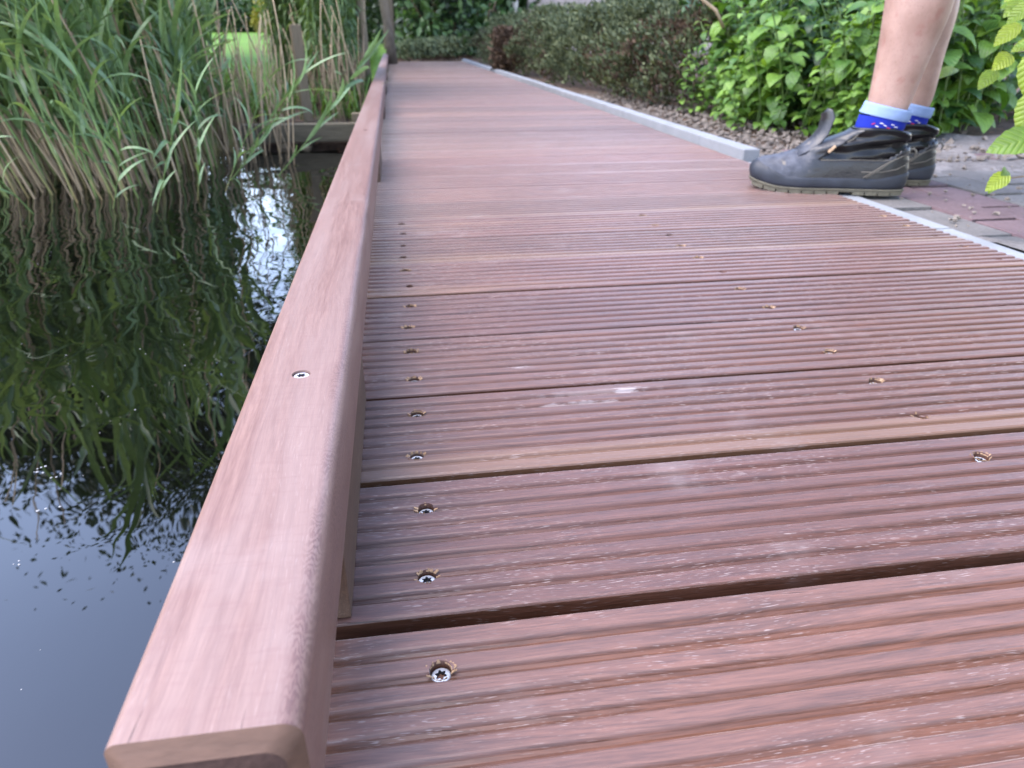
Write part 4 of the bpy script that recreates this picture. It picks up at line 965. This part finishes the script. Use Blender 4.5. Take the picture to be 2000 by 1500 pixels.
# ================================================================== PERSON
U = Vector((-math.cos(R(22)), math.sin(R(22)), 0)); LFT = Vector((-U.y, U.x, 0))
BL_ = .325
def spring(x): return .013 * max(0, (x - .24) / .085) ** 2
def base_w(x): return float(np.interp(x, [0, .04, .10, .15, .22, .27, .325], [.037, .039, .0375, .040, .051, .050, .043]))
FZ = [.018, .032, .045, .055, .062, .068, .077, .09, .10, .11, .12, .128, .134]
FX = [.320, .322, .316, .308, .296, .278, .252, .222, .198, .172, .150, .135, .128]
BK = [.004, .002, .001, .002, .004, .005, .006, .008, .009, .010, .010, .009, .008]
KW = [1.0, 1.0, .99, .97, .94, .91, .89, .88, .89, .93, .97, 1.0, 1.02]
def surf(z, th, off=0.0):
    f = np.interp(z, FZ, FX) + off; b_ = np.interp(z, FZ, BK) - off; k = np.interp(z, FZ, KW); x = b_ + (f - b_) * (.5 - .5 * math.cos(th))
    tp = min(1, max(0, (x - .17) / .13)); dome = 1 - .30 * tp * min(1, max(0, (z - .035) / .04))
    hw = (base_w(x) * k * dome + off) * max(0, abs(math.sin(th))) ** (.55 if z < .075 else .72); return x, math.copysign(hw, math.sin(th)), z
def surf_xz(x, z, side=1, off=0.0):
    f = np.interp(z, FZ, FX) + off; b_ = np.interp(z, FZ, BK) - off; c = 1 - 2 * (x - b_) / (f - b_); th = math.acos(max(-.999, min(.999, c))); X_, Y_, Z_ = surf(z, th, off); return (X_, side * abs(Y_), Z_)
def wrinkle(x, y, z):
    a = .0 
    if z > .07 and x < .2: a += .0042 * math.sin(z * 210 + x * 34 + 1.2) * min(1, (z - .07) / .015) * (1 if z < .118 else .35) + .0016 * math.sin(z * 120 - x * 75)
    if z > .05 and x > .2: a += .0022 * math.sin(x * 150 + y * 40 + z * 30) * (1 if x < .26 else .2)
    n = mnoise.noise((x * 45, y * 45, z * 45)); return a + .0010 * n
def topdz(x, z):
    k = min(1, max(0, (z - .105) / .03)); return k * (.002 * math.exp(-((x - .075) / .04) ** 2) - .011 * max(0, (.05 - x) / .05)) - .006 * k
def boot_meshes():
    N = 72; ZR = list(np.linspace(.018, .05, 6)) + [.055, .059, .0625, .066, .069, .073, .078, .084, .09, .095, .10, .105, .11, .115, .12, .1245, .129, .134]
    grid = []
    for z in ZR:
        ring = []
        for k in range(N):
            th = 2 * math.pi * (k + .5) / N; x, y, zz = surf(z, th); a = wrinkle(x, y, z); n_ = Vector((0.15 * math.cos(th) * -1, math.sin(th), 0)).normalized(); ring.append((x, y, zz, a, n_))
        grid.append(ring)
    def pos(i, k, off=0.0):
        x, y, z, a, n_ = grid[i][k % N]; return (x + n_.x * (a + off), y + n_.y * (a + off), z + spring(x) + topdz(x, z))
    vamp = MB(); shaft = MB(); idx = {}
    def is_vamp(x, z): return (z < .069 + .035 * max(0, (.06 - x) / .06)) or (x > .188 - 1.25 * (z - .067))
    vf, sf = [], []
    for i in range(len(ZR) - 1):
        for k in range(N):
            xm = (grid[i][k][0] + grid[i + 1][(k + 1) % N][0]) / 2; zm = (ZR[i] + ZR[i + 1]) / 2
            (vf if is_vamp(xm, zm) else sf).append((i, k))
    def build(fs, off, name, mat, thick):
        V = []; F = []; ix = {}
        def vi(i, k):
            k %= N
            if (i, k) not in ix: ix[(i, k)] = len(V); V.append(pos(i, k, off))
            return ix[(i, k)]
        for i, k in fs: F.append((vi(i, k), vi(i, k + 1), vi(i + 1, k + 1), vi(i + 1, k)))
        if thick:
            cnt = {}
            for f in F:
                for a, b_ in zip(f, f[1:] + f[:1]): cnt[(a, b_)] = 1
            inner = {}; keys = {v: kk for kk, v in ix.items()}
            for (a, b_) in list(cnt):
                if (b_, a) not in cnt:
                    for q_ in (a, b_):
                        if q_ not in inner: inner[q_] = len(V); V.append(pos(*keys[q_], -.002))
                    F.append((b_, a, inner[a], inner[b_]))
        return me_new(name, V, F, mat, True)
    # roof over the toe cap and instep: close the open top of each low ring by the next ring (rings already step back), fine
    m_v = build(vf, .0022, 'vamp', M_LEATHER, True); m_s = build(sf, 0, 'shaft', M_LEATHER_BLK, False)
    # collar: rolled top edge folding inside
    top = [Vector(pos(len(ZR) - 1, k)) for k in range(N)]; cen = Vector((.068, 0, .12)); rings = []
    for j in range(8):
        a = math.pi * j / 7; r = .0045; ring = []
        for p in top:
            d = Vector((cen.x - p.x, -p.y, 0)); d = d.normalized() if d.length > 1e-6 else d
            ring.append(p + d * r * (1 - math.cos(a)) + Vector((0, 0, r * math.sin(a))))
        rings.append(ring)
    rings.append([p + Vector((cen.x - p.x, -p.y, 0)) * .2 + Vector((0, 0, -.03)) for p in top])
    V, F = loft_geo([[v[:] for v in r] for r in rings]); m_c = me_new('collar', V, F, M_LEATHER_BLK, True)
    # rubber foxing band
    rings = []
    for z, off in ((.0115, .001), (.014, .0035), (.018, .0045), (.0235, .0045), (.029, .0042), (.0335, .003), (.035, .0005)):
        ring = []
        for k in range(N):
            th = 2 * math.pi * (k + .5) / N; x, y, zz = surf(.03, th, off); rise = 1 + .75 * max(0, (x - .25) / .07) + .55 * max(0, (.06 - x) / .06); zt = .010 + (z - .010) * rise
            if x > .29 or x < .02: x2, y2, _ = surf(max(.018, zt), th, off); x, y = x2, y2
            ring.append((x, y, zt + spring(x)))
        rings.append(ring)
    V, F = loft_geo(rings, True, True, False); m_f = me_new('rubber_band', V, F, M_RUBBER, True)
    # sole: plate with lugs
    s = MB(); rings = []
    for z, off in ((.0052, .000), (.006, .003), (.011, .0045), (.0125, .003)):
        rings.append([(lambda P: (P[0], P[1], z + spring(P[0]) + .002 * max(0, (P[0] - .28) / .04)))(surf(.02, 2 * math.pi * (k + .5) / N, off)) for k in range(N)])
    V, F = loft_geo(rings, True, True, True); s.add(V, F)
    for sd in (1, -1):
        x = .006
        while x < .318:
            x1 = min(.321, x + .0235); xs_ = [x + (x1 - x) * j / 3 for j in range(4)]; xm = (x + x1) / 2; x = x1 + .0028
            if .104 < xm < .140: continue
            A = [surf_xz(q_, .02, sd, .0035) for q_ in xs_]; sp = [spring(p[0]) for p in A]
            out = [(p[0], p[1], sp_) for p, sp_ in zip(A, sp)]; inn = [(p[0] + (.16 - p[0]) * .06, p[1] * .5, sp_) for p, sp_ in zip(A, sp)]
            V = out + inn[::-1]; n_ = len(V); V = V + [(p[0], p[1], p[2] + .0065) for p in V]
            s.add(V, [tuple(range(n_))[::sd], tuple(range(n_, 2 * n_))[::-sd]] + [(j, (j + 1) % n_, n_ + (j + 1) % n_, n_ + j) for j in range(n_)])
    m_sole = s.me('sole', M_SOLE, False)
    # tongue flap sticking up
    def tongue(cl, tw):
        rings = []; n_ = len(cl) - 1
        for i, (x, z, hw) in enumerate(cl):
            a = cl[min(i + 1, n_)]; b_ = cl[max(0, i - 1)]; t = Vector((a[0] - b_[0], 0, a[1] - b_[1])).normalized(); nn = Vector((t.z, 0, -t.x)); lat = Vector((0, 1, 0)); th = .0032 if i < n_ else .0015
            rm = Matrix.Rotation(tw * i / n_, 3, t); nn = rm @ nn; lat = rm @ lat; ring = []
            for k in range(20):
                an = 2 * math.pi * k / 20; cy = hw * math.cos(an); bow = -.010 * (cy / hw) ** 2 * (1 if i < 4 else .6); p = Vector((x, 0, z)) + lat * cy + nn * (th * math.sin(an) + bow); ring.append(p[:])
            rings.append(ring)
        V, F = loft_geo(rings, True, True, True); return me_new('tongue', V, F, M_LEATHER, True)
    m_t = tongue([(.236, .082, .034), (.216, .096, .031), (.200, .110, .028), (.190, .126, .026), (.186, .138, .024), (.183, .149, .022), (.187, .157, .018), (.190, .159, .009)], .75)
    m_t2 = tongue([(.236, .082, .034), (.216, .096, .031), (.196, .106, .029), (.175, .116, .026), (.155, .126, .023), (.142, .132, .012)], 0)
    # stitched piping lines on both sides
    pm = MB()
    def line(pts, r, off):
        for sd in (1, -1):
            P = []
            for (x, z) in pts: a = surf_xz(x, z, sd, off); P.append((a[0], a[1], a[2] + spring(a[0]) + topdz(a[0], z)))
            V, F = tube_geo(P, r, 6); pm.add(V, F)
    line([(.094, .0365), (.07, .053), (.055, .064), (.042, .071), (.025, .078), (.006, .086)], .0013, .0062)
    line([(.088, .0365), (.064, .053), (.05, .064), (.042, .070)], .0011, .0062)
    line([(.185, .069), (.15, .070), (.11, .071), (.075, .071), (.045, .071)], .0008, .0058)
    line([(.15, .098), (.128, .112), (.115, .128)], .0011, .001)
    line([(.10, .0475), (.06, .048), (.03, .054), (.006, .065)], .0009, .0055)
    m_p = pm.me('piping', M_PIPING, True)
    tg = MB()
    V, F = box_geo(-.0028, .0028, -.0012, .0012, -.009, .009, .0006); a = surf_xz(.166, .091, 1, .004); tg.add(V, F, T(a[0], a[1], a[2]) @ Ry(-.75)); a = surf_xz(.166, .091, -1, .004); tg.add(V, F, T(a[0], a[1], a[2]) @ Ry(-.75))
    m_tag = tg.me('side_tag', M_TAG)
    V, F = tube_geo([(.008, 0, .088), (-.004, 0, .092), (-.010, 0, .086), (-.008, 0, .076)], [.002, .0024, .0024, .0016], 8); m_pull = me_new('pull_tab', V, F, M_PIPING, True)
    return [m_v, m_s, m_c, m_f, m_sole, m_t, m_p, m_tag, m_pull], m_t2
BOOT, TONGUE_FLAT = boot_meshes()
def leg_ring(c, rx, ry, n=28):
    return [(c[0] + rx * math.cos(2 * math.pi * k / n), c[1] + ry * math.sin(2 * math.pi * k / n), c[2]) for k in range(n)]
def sock_meshes():
    # local boot frame: x forward
    prof = [(.095, .068, .036, .026), (.110, .068, .040, .028), (.125, .064, .045, .033), (.135, .061, .047, .0355), (.154, .058, .0465, .037)]
    rings = [[(x, y, z + .30 * (x0 - x) * -.22) for x, y, z in leg_ring((x0, 0, z0), a, b_)] for z0, x0, a, b_ in prof]
    V, F = loft_geo(rings); mS = me_new('sock', V, F, M_SOCK_BLUE, True)
    prof = [(.152, .0585, .0475, .0385), (.154, .0575, .048, .039), (.160, .055, .0475, .0385), (.170, .053, .047, .038), (.174, .052, .0465, .0375), (.174, .052, .043, .034)]
    rings = [[(x, y, z - .066 * (x0 - x)) for x, y, z in leg_ring((x0, 0, z0), a, b_)] for z0, x0, a, b_ in prof]
    # the knitted cuff sits lower at the heel side
    rings = [[(x, y, z + .13 * (x - .055)) for x, y, z in r] for r in rings]; V, F = loft_geo(rings); mC = me_new('sock_cuff', V, F, M_SOCK_LIGHT, True)
    mo = MB(); rr = random.Random(5)
    for side in (1, -1):
        for k in range(7):
            ang = R(118 - k * 9) if side == 1 else R(-(118 - k * 9)); zz = .1395 + .004 * math.sin(k * 2.1) - .0012 * (k - 5) * -.2; cx = .0605 + .0478 * math.cos(ang); cy = .0372 * math.sin(ang)
            V, F = box_geo(-.0032, .0032, -.0006, .0006, -.0009, .0009); mo.add(V, F, T(cx, cy, zz + .10 * (cx - .06)) @ Rz(ang + math.pi / 2) @ Ry(rr.uniform(-.45, .45)), 1 if k in (2, 6) else 0)
    mM = mo.me('sock_motif', [M_SOCK_WHITE, M_SOCK_RED]); return mS, mC, mM
SOCK = sock_meshes()
heelN = Vector((1.062, 1.392, -.002)) + U * .010; heelF = heelN - LFT * .185 - U * .103 + Vector((0, 0, 0)); heelF.z = -.010
person = tag(empty('person', (heelN + heelF) / 2), 'bare legged person in dusty black work boots and blue socks stepping onto the boardwalk', 'person')
pl = Vector(person.location)
rotm = Matrix(((U.x, LFT.x, 0, 0), (U.y, LFT.y, 0, 0), (0, 0, 1, 0), (0, 0, 0, 1)))
for hp in (heelN, heelF):
    Mx = Matrix.Translation(hp - pl) @ rotm
    bt = empty('work_boot'); bt.parent = person; bt.matrix_basis = Mx @ Matrix.Diagonal((.972, 1, 1, 1))
    Mx = Mx @ T(.010 if hp is heelN else .022, 0, 0)
    for me in BOOT:
        if me.name.startswith('tongue') and hp is heelF: me = TONGUE_FLAT
        ob(me.name.split('.')[0], me, bt)
    sk = ob('sock', SOCK[0], person, Mx); ob('cuff', SOCK[1], sk); ob('motif', SOCK[2], sk)
# body: one continuous skinned figure; joints in person space
def wp(hp, x, y, z): return hp + U * (x + (.010 if hp is heelN else .022)) + LFT * y + Vector((0, 0, z)) - pl
jv = []; je = []; jr = []
def J(p, r, par=None):
    jv.append(tuple(p)); jr.append(r if isinstance(r, tuple) else (r, r))
    if par is not None: je.append((par, len(jv) - 1))
    return len(jv) - 1
mid = (heelN + heelF) / 2 + U * .06
def bp(x, y, z): return mid + U * x + LFT * y + Vector((0, 0, z)) - pl
pel = J(bp(-.02, 0, .98), (.16, .12))
for hp, sd in ((heelN, 1), (heelF, -1)):
    hip = J(bp(-.02, sd * .095, .90), (.105, .10), pel); th = J(wp(hp, .045, -sd * .004, .70), (.085, .083), hip); kn = J(wp(hp, .058, 0, .51), (.062, .060), th)
    fwd = 0 if sd == 1 else .03; k2 = J(wp(hp, .048 + fwd, 0, .44), (.060, .056), kn); cf = J(wp(hp, .035 + fwd, 0, .365), (.070, .058), k2); c2 = J(wp(hp, .045 + fwd * .6, 0, .28), (.054, .048), cf); an = J(wp(hp, .0515, 0, .20), (.0445, .037), c2); an2 = J(wp(hp, .058, 0, .14), (.043, .036), an)
wa = J(bp(-.02, 0, 1.14), (.145, .10), pel); ch = J(bp(0, 0, 1.34), (.165, .115), wa); nk = J(bp(.01, 0, 1.53), (.06, .06), ch); h1 = J(bp(.03, 0, 1.62), (.072, .085), nk); h2_ = J(bp(.035, 0, 1.72), (.078, .098), h1); J(bp(.03, 0, 1.79), (.055, .07), h2_)
for sd in (1, -1):
    sh = J(bp(0, sd * .18, 1.46), .062, ch); el = J(bp(-.06, sd * .25, 1.18), .043, sh); wr = J(bp(.06, sd * .20, .98), .031, el); J(bp(.10, sd * .17, .91), .032, wr)
bm_me = bpy.data.meshes.new('body'); bm_me.from_pydata(jv, je, []); bo = bpy.data.objects.new('body_tmp', bm_me); COL.objects.link(bo)
md = bo.modifiers.new('skin', 'SKIN'); md.use_smooth_shade = True; md2 = bo.modifiers.new('sub', 'SUBSURF'); md2.levels = 2; md2.render_levels = 2
if not bm_me.skin_vertices: 
    bpy.context.view_layer.objects.active = bo; bpy.ops.object.mode_set(mode='OBJECT')
for v, r in zip(bm_me.skin_vertices[0].data, jr): v.radius = r; v.use_root = False
bm_me.skin_vertices[0].data[0].use_root = True
bpy.context.view_layer.update()
body_me = bpy.data.meshes.new_from_object(bo.evaluated_get(bpy.context.evaluated_depsgraph_get())); body_me.name = 'body'; bpy.data.objects.remove(bo)
body_me.materials.clear(); body_me.materials.append(M_SKIN)
for p_ in body_me.polygons: p_.use_smooth = True
body = ob('body', body_me, person)
def shell(zlo, zhi, xy_filter, off, name, mat):
    bm = bmesh.new(); bm.from_mesh(body_me); bm.normal_update(); gz = pl.z
    for v in bm.verts: v.co += v.normal * off
    kill = [f for f in bm.faces if not (zlo < f.calc_center_median().z + gz < zhi and xy_filter(f.calc_center_median()))]
    bmesh.ops.delete(bm, geom=kill, context='FACES'); me = bpy.data.meshes.new(name); bm.to_mesh(me); bm.free(); me.materials.clear(); me.materials.append(mat); return ob(name, me, person)
shell(.58, 1.04, lambda c: abs((c - (mid - pl)).dot(LFT)) < .22 or c.z < .9, .012, 'shorts', M_SHORTS)
shell(.99, 1.50, lambda c: abs((c - (mid - pl)).dot(LFT)) < .30 and c.z > 1.0 and not (c.z < 1.2 and abs((c - (mid - pl)).dot(LFT)) > .19), .010, 'shirt', M_SHIRT)
shell(1.70, 1.95, lambda c: (c - (mid - pl)).dot(U) < .09 or c.z > 1.78, .012, 'hair', M_HAIR)
fc = MB()
for sd in (1, -1):
    V, F = tube_geo([bp(.115, sd * .032, 1.70), bp(.122, sd * .032, 1.70)], [.012, .008], 10); fc.add(V, F)
V, F = tube_geo([bp(.115, 0, 1.70), bp(.135, 0, 1.665), bp(.118, 0, 1.655)], [.008, .014, .010], 8); fc.add(V, F)
V, F = tube_geo([bp(.108, .025, 1.625), bp(.116, 0, 1.622), bp(.108, -.025, 1.625)], [.004, .007, .004], 8); fc.add(V, F)
for sd in (1, -1):
    V, F = tube_geo([bp(.02, sd * .085, 1.72), bp(.01, sd * .100, 1.69), bp(.025, sd * .088, 1.655)], [.012, .016, .008], 8); fc.add(V, F)
ob('face', fc.me('face', M_SKIN, True), person)
